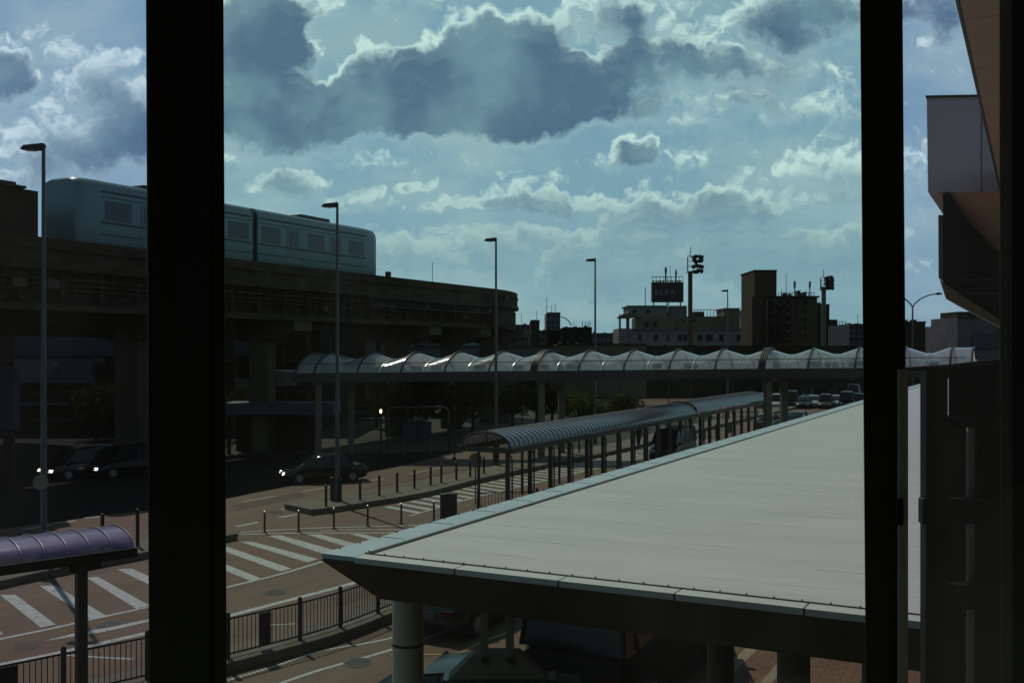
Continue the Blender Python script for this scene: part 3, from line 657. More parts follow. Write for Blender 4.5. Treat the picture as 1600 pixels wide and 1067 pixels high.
# ================================================================== COVERED WALKWAY (arcade)
P0 = Vector((X(794, 43), 43, 0)); ca = thing('covered_walkway', 'long barrel roofed covered walkway with smoked panels on a row of posts', 'walkway', P0)
WD = 2.25; ez = 2.72; rise = .66
def arcpt(t, k, n=14, lift=0):
    a = math.pi*k/n; y = -.36+ (WD+.12)*(1-math.cos(a))/2
    return P0+D*t+N*(y)+UP*(ez+.12+lift+rise*math.sin(a)**.85)
for (t0, t1, lf) in ((-.5, 25.6, 0), (25.9, 45, .10)):
    b = MB(); rows = [[arcpt(t0+(t1-t0)*i/30, k, 14, lf) for k in range(15)] for i in range(31)]; b.grid(rows); b.build('roof_panel', 'poly_arc', ca)
    b = MB(); t = t0
    while t <= t1:
        b.tube([arcpt(t, k, 14, lf+.012) for k in range(15)], .022, 5); t += .45
    b.build('roof_ribs', mat('arc_rib', (.16, .15, .18), .4, .4), ca)
    b = MB(); b.tube([arcpt(t0-.02, k, 14, lf+.0) for k in range(15)], .055, 6); b.build('end_arch', 'shelter', ca)
for y in (-.48, WD-.28):
    b = MB(); o = P0+D*-.6+N*y+UP*(ez-.1); b.obox(o, D*46, N*.14, UP*.25); b.build('eave_beam', 'shelter', ca, bevel=.01)
for t in (-.55, 25.7, 44.8):
    b = MB(); o = P0+D*t+N*(-.339)+UP*(ez-.09); b.obox(o, D*.12, N*(WD+.058), UP*.22); b.build('tie_beam', 'shelter', ca)
b = MB(); p = P0+D*-.5+N*WD*.36; b.obox(p+UP*(ez+.1)-N*.03, D*.06, N*.06, UP*.85); b.build('king_post', 'shelter', ca)
for i in range(21):
    t = i*2.14; p = P0+D*t+N*.02; b = MB(); b.cbox((p.x, p.y, 0), .17, .17, ez-.1, math.atan2(D.y, D.x)); b.build('post', 'bronze', ca, bevel=.015)
    q_ = p+D*.42; b = MB(); b.tube([p+UP*(ez-.28)+D*.05, p+UP*(ez-.28)+D*.28, q_+UP*(ez-.45)+D*-.02, q_+UP*.02], .038, 6); b.build('drainpipe', 'dark', ca)
for i in range(0, 21, 2):
    t = i*2.14+1; p = P0+D*t+N*(WD-.22)
    b = MB(); b.cbox((p.x, p.y, 0), .10, .10, ez-.1, math.atan2(D.y, D.x)); b.build('rear_post', 'bronze', ca)
# boards in the walkway
for k, (t, w, z0, z1) in enumerate([(27, 1.1, .7, 1.5), (31, 1.4, .6, 1.4), (35, .9, .5, 1.5), (38, 1.5, .6, 1.2)]):
    p = P0+D*t+N*1.0; o = thing('notice_board', f'dark notice board inside the covered walkway, {ORD[k]} counting from its near end', 'board', (p.x, p.y, 0), 'notice boards under the covered walkway')
    b = MB(); b.obox(p+UP*z0, D*w, N*.06, UP*(z1-z0)); b.build('board', 'dark', o)
    for d in (0.05, w-.1): b = MB(); b.obox(p+D*d, D*.05, N*.05, UP*(z0-.002)); b.build('leg', 'dark', o)

# ================================================================== VIOLET SHELTER (lower left)
YS = 19.6; S0 = Vector((X(127, YS), YS, 0)); DS = Vector((.745, .667, 0)).normalized(); NS = Vector((-DS.y, DS.x, 0))
vsx = thing('bus_shelter', 'violet barrel roofed shelter on a dark post beside the footway railing', 'shelter', S0)
ez2 = Z(871, YS); Ws = 1.5
def shpt(t, k, n=12, lift=0):
    a = math.pi*k/n; return S0+DS*t+NS*(-.12+(Ws+.24)*(1-math.cos(a))/2)+UP*(ez2+.07+lift+.33*math.sin(a)**.9)
tE = .98
b = MB(); b.grid([[shpt(-9+(tE+9)*i/16, k) for k in range(13)] for i in range(17)]); b.build('roof_panel', 'poly_purple', vsx)
t = tE
while t > -9:
    b = MB(); b.tube([shpt(t, k, 12, .012) for k in range(13)], .018, 6); b.build('roof_rib', mat('vr', (.30, .27, .33), .35, .5) if t == tE else bpy.data.materials['vr'], vsx); t -= .42
for y in (-.2, Ws+.02):
    b = MB(); b.obox(S0+DS*-9+NS*y+UP*(ez2-.10), DS*(9+tE+.06), NS*.14, UP*.19); b.build('eave_beam', 'black', vsx, bevel=.01)
b = MB(); b.obox(S0+DS*(tE-.02)+NS*-.05+UP*(ez2-.09), DS*.06, NS*(Ws+.06), UP*.15); b.build('end_beam', 'black', vsx)
for k, t in enumerate((0, -3.6, -7.2)):
    b = MB(); p = S0+DS*t; b.cbox((p.x, p.y, 0), .2, .2, ez2-.101, math.atan2(DS.y, DS.x)); b.build('post', 'shelter', vsx, bevel=.02)
    b = MB(); b.obox(p+DS*-.25+NS*-.1+UP*(ez2-.25), DS*.6, NS*(Ws+.1), UP*.15); b.build('bracket', 'black', vsx)

# ================================================================== STREET LAMPS
def make_lamp(label, loc):
    o = thing('street_lamp', label, 'street lamp', (0, 0, 0), 'tall street lamps along the median')
    Hh = 13.35
    b = MB(); b.tube([(0, 0, 0), (0, 0, .9), (0, 0, 1.0), (0, 0, Hh)], [.15, .15, .10, .055], 14); b.build('pole', 'pole', o)
    b = MB(); b.add([(-.72, -.13, Hh-.10), (-.60, -.13, Hh+.03), (.02, -.11, Hh+.10), (.06, -.09, Hh+.0), (-.05, -.1, Hh-.13),
                     (-.72, .13, Hh-.10), (-.60, .13, Hh+.03), (.02, .11, Hh+.10), (.06, .09, Hh+.0), (-.05, .1, Hh-.13)],
                    [(0, 1, 2, 3, 4), (9, 8, 7, 6, 5), (0, 5, 6, 1), (1, 6, 7, 2), (2, 7, 8, 3), (3, 8, 9, 4), (4, 9, 5, 0)]); hd = b.build('lamp_head', 'dark', o, bevel=.01)
    b = MB(); b.add([(-.60, -.115, Hh-.113), (-.25, -.115, Hh-.128), (-.25, .115, Hh-.128), (-.60, .115, Hh-.113), (-.60, -.115, Hh-.13), (-.25, -.115, Hh-.145), (-.25, .115, Hh-.145), (-.60, .115, Hh-.13)],
                    [(0, 1, 2, 3), (7, 6, 5, 4), (0, 4, 5, 1), (1, 5, 6, 2), (2, 6, 7, 3), (3, 7, 4, 0)]); b.build('lens', 'led', hd)
    b = MB(); b.tube([(0, 0, 0), (0, 0, .05)], .24, 14); b.build('base_plate', 'dark', o)
    o.location = loc; return o
lz = [(68, 32.2, 'nearest tall street lamp, at the left edge beside the violet shelter', KH), (527, 45.0, 'tall street lamp on the tip of the median island between black guard posts', KH),
      (775, 59.0, 'tall street lamp standing behind the near end of the covered walkway', KH), (930, 72.2, 'tall street lamp rising behind the middle of the covered walkway', KH), (1137, 105, 'farthest and smallest tall street lamp, in front of the pale flat roofed building', 0)]
lamps = []
for i, (px, Y, lb, z) in enumerate(lz):
    if i == 0: o = make_lamp(lb, (X(px, Y), Y, z))
    else: o = copytree(lamps[0]); o['label'] = lb; o.location = (X(px, Y), Y, z)
    lamps.append(o)
# round sign discs
rs = thing('round_sign', 'grey back of a round sign clamped on the nearest street lamp', 'sign', (X(69, 32.2), 31.95, Z(752, 32.2)))
b = MB(); x, y, z = rs.location; b.tube([(x, y, z), (x, y+.02, z)], .25, 24); b.build('disc', 'hood', rs); b = MB(); b.box(x-.05, x+.05, y+.021, y+.14, z-.03, z+.03); b.build('clamp', 'dark', rs)
p = G(743, 788); rs = thing('round_sign', 'round traffic sign seen from behind on its own pole by the walkway', 'sign', p)
zc = Z(717, p.y); b = MB(); b.tube([p, (p.x, p.y, zc+.25)], .03, 8); b.build('pole', 'pole', rs)
b = MB(); b.tube([(p.x, p.y-.035, zc), (p.x, p.y-.055, zc)], .29, 28); b.build('disc', 'hood', rs)
# utility cabinets
p = G(700, 812); o = thing('utility_cabinet', 'grey roadside utility cabinet behind the canopy edge below the round sign', 'cabinet', p)
b = MB(); b.box(p.x-.33, p.x-.06, p.y, p.y+.3, 0, Z(772, p.y)); b.build('post_box', 'shelter', o, bevel=.02)
b = MB(); b.box(p.x-.055, p.x+.36, p.y-.05, p.y+.3, 0.05, Z(774, p.y)); b.build('body', 'shelter', o, bevel=.02); b = MB(); b.box(p.x-.08, p.x+.39, p.y-.08, p.y+.33, Z(774, p.y)+.001, Z(771, p.y)); b.build('lid', 'dark', o)

# ================================================================== BOLLARDS
def make_bollard():
    o = thing('bollard', '', 'bollard', (0, 0, 0), 'black bollards along the median')
    b = MB(); b.tube([(0, 0, 0), (0, 0, .90), (0, 0, .94), (0, 0, .96)], [.058, .058, .05, .02], 12); b.build('post', 'black', o)
    b = MB(); b.tube([(0, 0, .80), (0, 0, .85)], .0600, 12); b.build('band', 'dark', o)
    return o
b0 = make_bollard(); bpx = [(509.5, 791), (562.6, 781), (592.7, 774), (620.6, 768.5), (647.6, 763), (673, 758), (689.6, 754), (713, 749.5), (734.7, 744.5), (756.3, 740), (816, 727), (835, 722), (875, 714), (905, 707)]
for i, (px, py) in enumerate(bpx):
    o = b0 if i == 0 else copytree(b0); o.location = G(px, py, KH)
    o['label'] = 'black bollard just left of the lamp on the tip of the median' if i == 0 else f'black bollard on the median, {ORD[i-1]} to the right of the lamp on its tip'
for k, (dx, lb) in enumerate(((-.22, 'left one of two thick black guard posts hugging the lamp on the median tip'), (.14, 'right one of two thick black guard posts hugging the lamp on the median tip'))):
    o = copytree(b0); o.location = (lamps[1].location.x+dx, lamps[1].location.y-.12, KH); o['label'] = lb; o.scale = (1.5, 1.5, 1.12); o['group'] = 'guard posts at the lamp'
for px, py, lb in ((215, 853, 'black bollard beyond the end of the violet shelter roof'), (160, 862, 'black bollard mostly hidden behind the violet shelter roof')):
    o = copytree(b0); o.location = G(px, py, KH); o.scale = (1.1, 1.1, 1.35); o['label'] = lb; o['group'] = 'bollards by the violet shelter'
o = thing('lamp_guard', 'dark sleeve around the foot of the lamp behind the walkway end', 'guard', (lamps[2].location.x, lamps[2].location.y, KH))
b = MB(); x, y = lamps[2].location.x, lamps[2].location.y; b.tube([(x, y, KH), (x, y, KH+1.25)], .19, 16); b.build('sleeve', 'black', o); b = MB(); b.tube([(x, y, KH+1.2), (x, y, KH+1.27)], .21, 16); b.build('collar', 'dark', o)
# low chain between median bollards
b = MB(); pts = []
for i in range(1, 10):
    p, q_ = G(*bpx[i], KH), G(*bpx[min(i+1, 10)], KH)
    for k in range(6):
        t = k/6; v = p.lerp(q_, t); v.z = KH+.52-.10*math.sin(math.pi*t); pts.append(v)
b.tube(pts, .012, 5); tag(b.build('chain', 'dark', None), 'thin dark chain slung between the bollards on the median', 'chain')
def make_delin():
    o = thing('delineator_post', '', 'lane post', (0, 0, 0), 'short lane posts beside the striped road area')
    b = MB(); b.tube([(0, 0, 0), (0, 0, .03), (0, 0, .035), (0, 0, .78)], [.11, .10, .042, .04], 12); b.build('post', 'bronze', o)
    b = MB(); b.tube([(0, 0, .781), (0, 0, .84), (0, 0, .86)], [.046, .046, .015], 12); b.build('cap', 'rib_white', o)
    return o
d0 = make_delin()
for i, (px, py) in enumerate([(413.5, 832.5), (466.6, 831), (521.7, 826.5), (574.6, 822), (627, 818.5), (678, 815)]):
    o = d0 if i == 0 else copytree(d0); o.location = G(px, py); o['label'] = f'thin capped lane post above the road stripes, {ORD[i]} from the left'

# ================================================================== RAILING FENCE
fn = thing('railing_fence', 'black vertical bar railing curving along the near footway', 'fence', (fence_pts[3].x, fence_pts[3].y, KH))
fz0, fz1 = KH+.06, KH+.86
L_ = [0]
for i in range(len(fl)-1): L_.append(L_[-1]+(fl[i+1]-fl[i]).length)
def on(s):
    for i in range(len(fl)-1):
        if L_[i+1] >= s: return fl[i].lerp(fl[i+1], (s-L_[i])/(L_[i+1]-L_[i]))
    return fl[-1].copy()
for z in (fz0+.03, fz1):
    b = MB(); b.tube([p+UP*z for p in fl], .022, 6); b.build('rail', 'black', fn)
b = MB(); s = .1
while s < L_[-1]:
    p = on(s); b.tube([p+UP*fz0, p+UP*fz1], .0105, 5, False); s += .108
b.build('bars', 'black', fn)
for px in (-60, 99, 231, 356, 468.5, 532, 590.5, 645):
    s = min([k*.02 for k in range(int(L_[-1]*50))], key=lambda s: abs(CX+F*on(s).x/on(s).y-px)); p = on(s)
    b = MB(); b.tube([p+UP*KH, p+UP*(KH+.97), p+UP*(KH+1.0)], [.052, .052, .03], 12); b.build('post', 'black', fn)
for (px0, px1, lb) in ((403, 421, 'dark plate hung on the railing right of the wide mullion'), (-8, 25, 'dark plate on the railing at the lower left corner')):
    s = min([k*.02 for k in range(int(L_[-1]*50))], key=lambda s: abs(CX+F*on(s).x/on(s).y-px0)); s1 = min([k*.02 for k in range(int(L_[-1]*50))], key=lambda s: abs(CX+F*on(s).x/on(s).y-px1))
    a, c = on(s), on(s1); e = (c-a); nn = Vector((e.y, -e.x, 0)).normalized(); b = MB(); b.obox(a+nn*.03+UP*(KH+.1), e, nn*.03, UP*.74); tag(b.build('railing_plate', 'dark'), lb, 'plate')
# fence by the walkway
f2 = thing('low_railing', 'short black bar railing at the near end of the covered walkway', 'fence', G(747, 799)); a = G(747, 799); e = Vector((1, .12, 0)).normalized(); Lf = 2.6
for z in (.1, .82): b = MB(); b.tube([a+UP*z, a+e*Lf+UP*z], .02, 6); b.build('rail', 'black', f2)
b = MB(); s = 0
while s < Lf: p = a+e*s; b.tube([p+UP*.1, p+UP*.82], .012, 5, False); s += .15
b.build('bars', 'black', f2)
for s in (0, Lf): p = a+e*s; b = MB(); b.tube([p, p+UP*.98], .05, 10); b.build('post', 'black', f2)

# ================================================================== VIADUCT + TRAIN
A0 = Vector((X(350, 60), 60, 0))
def vpath(n1=14, r=26, turn=115):
    pts = []; 
    t0, t1 = -42, T1
    for i in range(n1+1): pts.append((A0+D*(t0+(t1-t0)*i/n1), D))
    c = A0+D*t1+N*r
    for i in range(1, 15):
        a = R(turn)*i/14; d = (Matrix.Rotation(a, 3, 'Z') @ D); pts.append((c-(Matrix.Rotation(a, 3, 'Z') @ N)*r, d))
    return pts
T1 = 20.0
for _ in range(60):
    if max(CX+F*p.x/p.y for p, d in vpath(r=20, turn=100)) >= 806: break
    T1 += .5
VP = vpath(r=20, turn=100)
def sweep(name, prof, m, parent, path=VP, bevel=0):
    """prof: list of (offset to the far side, z) closed"""
    b = MB(); n = len(prof); vs = []
    for p, d in path:
        nn = Vector((-d.y, d.x, 0))
        for (o, z) in prof: q_ = p+nn*o; vs.append((q_.x, q_.y, z))
    fs = [(i*n+k, i*n+(k+1) % n, (i+1)*n+(k+1) % n, (i+1)*n+k) for i in range(len(path)-1) for k in range(n)]
    fs += [tuple(range(n)), tuple(range((len(path)-1)*n, len(path)*n))[::-1]]
    b.add(vs, fs); return b.build(name, m, parent)
vd = thing('monorail_viaduct', 'massive dark elevated monorail viaduct on concrete piers at left', 'viaduct', A0)
rect = lambda o0, o1, z0, z1: [(o0, z0), (o1, z0), (o1, z1), (o0, z1)]
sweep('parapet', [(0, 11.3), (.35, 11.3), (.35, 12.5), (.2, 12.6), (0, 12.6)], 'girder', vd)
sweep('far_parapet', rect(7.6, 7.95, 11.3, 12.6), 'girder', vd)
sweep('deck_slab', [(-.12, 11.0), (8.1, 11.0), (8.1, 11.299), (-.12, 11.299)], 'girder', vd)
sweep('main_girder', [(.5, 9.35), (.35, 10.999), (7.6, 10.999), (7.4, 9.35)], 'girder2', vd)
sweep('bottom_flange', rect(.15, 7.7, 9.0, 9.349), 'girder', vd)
for z, r in ((10.6, .08), (10.3, .06), (10.05, .05), (12.05, .05)):
    b = MB(); b.tube([p+Vector((-d.y, d.x, 0))*(.36 if z < 11 else -.07)*1.0+UP*z-(Vector((-d.y, d.x, 0))*.12 if z < 11 else Vector()) for p, d in VP], r, 6); b.build('pipe', 'girder', vd)
# stiffeners / brackets on girder side
b = MB()
for i in range(95):
    t = -40+i*.8; p = A0+D*t+N*.17
    if i % 3: b.obox(p+UP*9.9, D*.06, N*.24, UP*1.05)
    else: b.obox(p+UP*9.45, D*.16, N*.24, UP*1.5)
b.build('stiffeners', 'girder', vd)
# cable trays, junction boxes, walkway rail low on the girder far end
b = MB()
for i in range(26):
    t = random.uniform(-38, 35); p = A0+D*t+N*.05; b.obox(p+UP*random.choice((10.1, 10.35, 9.7)), D*random.uniform(.3, 1.0), N*.2, UP*random.uniform(.2, .5))
b.build('junction_boxes', 'pier', vd)
b = MB()
for i in range(40):
    t = T1-19+i*.45; p = A0+D*t-N*.15; b.obox(p+UP*10.35, D*.04, N*.04, UP*.6)
b.obox(A0+D*(T1-19)-N*.16+UP*10.93, D*18, N*.05, UP*.05); b.obox(A0+D*(T1-19)-N*.25+UP*10.28, D*18, N*.35, UP*.06); b.build('inspection_walkway', 'dark', vd)
# guide beams for the train
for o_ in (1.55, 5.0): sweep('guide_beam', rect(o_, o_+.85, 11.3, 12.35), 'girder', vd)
for (px, w) in ((208, 1.5), (410, 1.4), (624, 2.2), (706, 1.9), (773, 2.9)):
    k = (px-CX)/F; # centre line X = x0+.5266*(Y-y0)
    c0_ = A0+N*3.9; sl = D.x/D.y; Yp = (c0_.x-sl*c0_.y)/(k-sl); p = Vector((k*Yp, Yp, 0))
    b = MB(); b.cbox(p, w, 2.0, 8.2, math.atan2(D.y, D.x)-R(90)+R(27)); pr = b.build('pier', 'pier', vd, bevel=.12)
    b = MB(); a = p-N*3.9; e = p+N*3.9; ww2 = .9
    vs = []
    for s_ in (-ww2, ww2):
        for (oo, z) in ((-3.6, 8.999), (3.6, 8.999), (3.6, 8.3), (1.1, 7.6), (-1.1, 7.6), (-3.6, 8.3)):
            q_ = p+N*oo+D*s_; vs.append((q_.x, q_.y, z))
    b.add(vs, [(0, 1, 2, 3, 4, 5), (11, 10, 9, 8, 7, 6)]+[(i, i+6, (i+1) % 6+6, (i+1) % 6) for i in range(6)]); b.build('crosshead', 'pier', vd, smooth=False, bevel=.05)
# end crosshead seen at the right end
p = A0+D*T1; b = MB(); b.obox(p-N*.6+UP*9.2, D*3.4, N*8.6, UP*1.35); b.build('end_crosshead', 'girder', vd, bevel=.04)
b = MB(); p = A0+D*((X(0, 1)*0)); 
def along(px):
    k = (px-CX)/F; sl = D.x/D.y; Y = (A0.x-sl*A0.y)/(k-sl); return Vector((k*Y, Y, 0))
p = along(607); b.obox(p+UP*12.6, D*.35, N*.3, UP*.38); b.build('signal_box', 'black', vd)
p = along(679); b = MB(); b.tube([p+N*.2+UP*12.55, p+N*.2+UP*14.2], .025, 5); b.build('antenna', 'black', vd)
p = A0+D*(T1+2); b = MB(); b.obox(p-N*.3+UP*11.6, D*.3, N*.3, UP*.5); b.build('corner_lamp', 'black', vd)

# train
def along2(px):
    k = (px-CX)/F; sl = D.x/D.y; q_ = A0+N*.62; Y = (q_.x-sl*q_.y)/(k-sl); return (Vector((k*Y, Y, 0))-A0).dot(D)
ta, tb = along2(120), along2(590)
tr = thing('monorail_train', 'teal grey two car monorail train running along the viaduct', 'train', A0+D*ta+N*.9+UP*12.3)
z0, z1 = 12.36, 16.15; oN, oF = .62, 3.45
prof = [(oN+.12, z0), (oN, z0+.5), (oN, z1-.62), (oN+.07, z1-.33), (oN+.28, z1-.10), (oN+.7, z1), (oF-.7, z1), (oF-.28, z1-.1), (oF-.07, z1-.33), (oF, z1-.62), (oF, z0+.5), (oF-.12, z0)]
half = (tb-ta)/2
for c_ in range(2):
    s0, s1 = ta+c_*half+(.25 if c_ else 0), ta+(c_+1)*half-(0 if c_ else .25)
    # ends shaped: cab slopes
    b = MB(); n = len(prof); vs = []; st = []
    cab = c_ == 0
    cz = (z0+z1)/2; cm = (oN+oF)/2
    lst = []
    if cab: lst = [(s0, .90, .86), (s0+.15, .96, .94), (s0+.5, .99, .98), (s0+1.3, 1, 1)]+[(s1-.001, 1, 1), (s1, 1, 1)]
    else: lst = [(s0, 1, 1), (s1-1.3, 1, 1), (s1-.5, .99, .98), (s1-.15, .96, .94), (s1, .90, .86)]
    for (s_, sw, sh) in lst:
        for (o_, z) in prof:
            q_ = A0+D*s_+N*(cm+(o_-cm)*sw); vs.append((q_.x, q_.y, z0+(z-z0)*(1-(1-sh)*.35)))
    fs = [(i*n+k, i*n+(k+1) % n, (i+1)*n+(k+1) % n, (i+1)*n+k) for i in range(len(lst)-1) for k in range(n)]+[tuple(range(n)), tuple(range((len(lst)-1)*n, len(lst)*n))[::-1]]
    b.add(vs, fs); cb = b.build('car_body', 'train', tr)
    # stripes and windows on the near side, proud
    u0, u1 = (s0+1.5, s1-.1) if cab else (s0+.1, s1-1.5)
    for (za, zb, mm, nm) in ((z1-.74, z1-.62, 'train_dark', 'roof_line'), (z1-.98, z1-.93, 'train_dark', 'roof_line'), (z0+1.40, z0+1.52, 'train_dark', 'waist_stripe'), (z0+.80, z0+.87, 'train_dark', 'waist_stripe')):
        b = MB(); b.obox(A0+D*u0+N*(oN-.012)+UP*za, D*(u1-u0), N*.01, UP*(zb-za)); b.build(nm, mm, cb)
    nwin = 5; wl = (u1-u0)/nwin
    for k in range(nwin):
        b = MB(); a_ = u0+k*wl+.25
        if k in (1, 3):
            b.obox(A0+D*(a_+.1)+N*(oN-.010)+UP*(z0+.45), D*(wl-.9), N*.008, UP*2.3); dr = b.build('door', mat('train_door', (.11, .17, .18), .3) if 'train_door' not in bpy.data.materials else bpy.data.materials['train_door'], cb)
            b = MB(); b.obox(A0+D*(a_+.35)+N*(oN-.016)+UP*(z0+1.62), D*(wl-1.4), N*.005, UP*.95); b.build('door_window', 'train_glass', cb)
        else:
            b.obox(A0+D*a_+N*(oN-.012)+UP*(z0+1.6), D*(wl-.5), N*.01, UP*1.05); b.build('window', 'train_glass', cb)
    b = MB(); mid = (s0+s1)/2
    b.obox(A0+D*(mid-1.6)+N*(cm-.8)+UP*(z1-.01), D*3.2, N*1.6, UP*.22); b.build('roof_unit', 'train_dark', cb, bevel=.05)
b = MB(); b.obox(A0+D*(ta+half-.25)+N*(oN+.15)+UP*(z0+.2), D*.5, N*(oF-oN-.3), UP*3.2); b.build('gangway', 'black', tr)

# platform shelter on viaduct at far left
ps = thing('station_platform', 'dark station platform block on the viaduct at the left edge', 'station', A0+D*-22+UP*12.6)
tE2 = (along(61)-A0).dot(D); b = MB(); b.obox(A0+D*(tE2-26)+N*.05+UP*12.601, D*26, N*7.6, UP*(Z(299, along(61).y)-12.6)); b.build('wall', 'girder2', ps, bevel=.03)
b = MB(); b.obox(A0+D*(tE2-26)+N*-.15+UP*(Z(299, along(61).y)+.002), D*25.2, N*8, UP*.12); b.build('roof', 'girder', ps)
b = MB(); b.obox(A0+D*(tE2-2.2)+N*.2+UP*(Z(299, along(61).y)+.123), D*1.1, N*.6, UP*.18); b.build('roof_box', 'black', ps)

# ================================================================== BUILDINGS UNDER / BEHIND THE VIADUCT (left)
def bldg(name, label, x0, x1, ytop, Y, depth, m, cat='building', base=0.0, group=None):
    o = thing(name, label, cat, (X((x0+x1)/2, Y), Y, 0), group)
    b = MB(); b.box(X(x0, Y), X(x1, Y), Y, Y+depth, base, Z(ytop, Y)); w = b.build('wall', m, o); return o
def slabp(o, name, x0, x1, y0, y1, Y, d, m, off=0, bevel=0):
    b = MB(); b.box(X(x0, Y), X(x1, Y), Y+off, Y+off+d, Z(y1, Y), Z(y0, Y)); return b.build(name, m, o, bevel=bevel)
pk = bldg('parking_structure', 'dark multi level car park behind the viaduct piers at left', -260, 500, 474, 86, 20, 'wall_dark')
b = MB(); b.obox(A0+D*-46+N*8.3+UP*8.55, D*54, N*22, UP*.45); b.build('shade_slab', 'girder2', pk)  # slab added to shade the ground beneath and beside the viaduct
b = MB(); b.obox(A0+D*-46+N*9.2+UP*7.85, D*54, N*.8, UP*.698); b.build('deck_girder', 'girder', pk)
slabp(pk, 'bluish_fascia', 22, 186, 523, 556, 84.9, 1.0, 'wall_blue'); slabp(pk, 'bluish_fascia', 189, 300, 524, 538, 84.9, 1.0, 'wall_blue')
slabp(pk, 'pale_wall', 22, 144, 560, 598, 85.2, .7, 'wall_grey'); slabp(pk, 'window', 82, 91, 567, 589, 85.05, .1, 'glass_dark'); slabp(pk, 'small_panel', 143, 163, 558, 567, 85.1, .6, 'wall_tan')
slabp(pk, 'ledge', 22, 125, 629, 633, 85, .8, 'wall_grey'); slabp(pk, 'fascia', 367, 408, 530, 536, 84.9, .9, 'wall_grey'); slabp(pk, 'fascia', 411, 441, 530, 536, 84.9, .9, 'wall_grey')
slabp(pk, 'stair_wall', 367, 395, 537, 556, 85.0, .8, 'wall_blue'); slabp(pk, 'stair_wall', 366, 395, 592, 608, 85.0, .8, 'wall_grey')
for y in (512, 562, 611, 655): slabp(pk, 'floor_slab', -250, 499, y, y+3, 85.4, .6, 'girder')
for px in range(250, 492, 38): slabp(pk, 'column', px, px+8, 516, 700, 85.45, .5, 'girder')
# small pale house glimpsed between the piers
hh = bldg('pale_building', 'pale gabled building glimpsed between the viaduct piers above the footbridge', 571, 603, 528, 110, 10, 'wall_white')
b = MB(); Yq = 110; b.add([at(569, 528, Yq-.4), at(605, 528, Yq-.4), at(605, 515, Yq-.4), at(585, 517, Yq-.4), at(569, 524, Yq-.4)]+[v+Vector((0, 11, 0)) for v in (at(569, 528, Yq-.4), at(605, 528, Yq-.4), at(605, 515, Yq-.4), at(585, 517, Yq-.4), at(569, 524, Yq-.4))], [(0, 1, 2, 3, 4), (9, 8, 7, 6, 5)]+[(i, i+5, (i+1) % 5+5, (i+1) % 5) for i in range(5)])
b.build('roof', 'wall_grey', hh, smooth=False)
slabp(hh, 'window', 588, 594, 533, 548, Yq-.15, .1, 'glass_dark')
# blue wall at left edge
lb_ = bldg('blue_hoarding', 'dark bluish wall panel standing at the left edge under the viaduct', -60, 22, 572, 52, .6, 'wall_blue', 'wall', base=Z(672, 52))
for px in (-55, 5): slabp(lb_, 'leg', px, px+12, 672, 762, 52, .4, 'wall_dark')
# low shelter with indigo fascia
ls = thing('low_shelter', 'low flat roofed bus shelter with an indigo fascia under the viaduct', 'shelter', (X(433, 67), 67, 0))
slabp(ls, 'roof', 345, 520, 630, 648, 67, 3, mat('indigo_fascia', (.07, .07, .11), .6, var=.1), bevel=.04)
for px in (352, 385, 420, 455, 482): slabp(ls, 'post', px, px+5, 648.2, 722, 67, .2, 'wall_dark', .4)
slabp(ls, 'back_panel', 352, 480, 655, 712, 67, .06, 'wall_dark', 2.6)
sg = thing('white_box_sign', 'pale box shaped sign on a post in front of the car park', 'sign', (X(443, 70), 70, 0))
slabp(sg, 'box', 427, 460, 580, 603, 70, .8, 'wall_white', bevel=.03); slabp(sg, 'top_edge', 426, 461, 578.5, 579.9, 70, .9, 'rib_white', -.05); slabp(sg, 'post', 440, 446, 603.1, 703, 70, .3, 'wall_dark', .2)
# signboard with frame and height gauge
sb = thing('information_board', 'pale two panel information board beneath the trees left of the lamp', 'board', (X(652, 66), 66, 0))
slabp(sb, 'board', 630, 674, 658, 684, 66, .15, 'wall_blue'); slabp(sb, 'cap', 636, 668, 655, 657.8, 66, .2, 'wall_grey'); slabp(sb, 'leg', 630, 632.5, 684.1, 713, 66, .1, 'wall_grey'); slabp(sb, 'leg', 671.5, 674, 684.1, 713, 66, .1, 'wall_grey')
slabp(sb, 'divider', 651.5, 652.5, 658, 684, 66, .02, 'wall_dark', -.021)
hg = thing('height_gauge', 'rounded pipe height gauge arching over the car park entrance', 'height bar', (X(655, 70), 70, 0))
b = MB(); Yg2 = 70; b.tube([at(606, 704, Yg2), at(606, 640, Yg2), at(609, 637, Yg2), at(690, 636, Yg2), at(697, 638, Yg2), at(701, 643, Yg2), at(702, 704, Yg2)], .085, 8); b.build('pipe_frame', 'pole', hg)
for px in (636, 650, 662): b = MB(); b.tube([at(px, 636, Yg2), at(px, 644, Yg2)], .03, 5); b.build('hanger', 'pole', hg)
# glowing lamp
gl = thing('lit_post_lamp', 'short post with a small glowing warm lamp under the footbridge', 'lamp', (X(595, 68), 68, 0))
slabp(gl, 'post', 593.5, 596.5, 646, 706, 68, .1, 'dark'); b = MB(); c_ = at(595, 642.5, 68); b.tube([c_-UP*.13, c_-UP*.06, c_+UP*.06, c_+UP*.13], [.03, .07, .07, .03], 10); b.build('bulb', 'lamp_lit', gl)
# small fence and far-lit yard
fy = thing('yard_fence', 'thin dark bar fence in front of the sunlit yard under the footbridge', 'fence', (X(560, 76), 76, 0))
for z in (.15, .95): b = MB(); b.tube([(X(545, 76), 76, z), (X(600, 76), 76, z)], .02, 5); b.build('rail', 'black', fy)
b = MB(); x = X(545, 76)
while x < X(600, 76): b.tube([(x, 76, .1), (x, 76, .98)], .012, 4, False); x += .2
b.build('bars', 'black', fy)

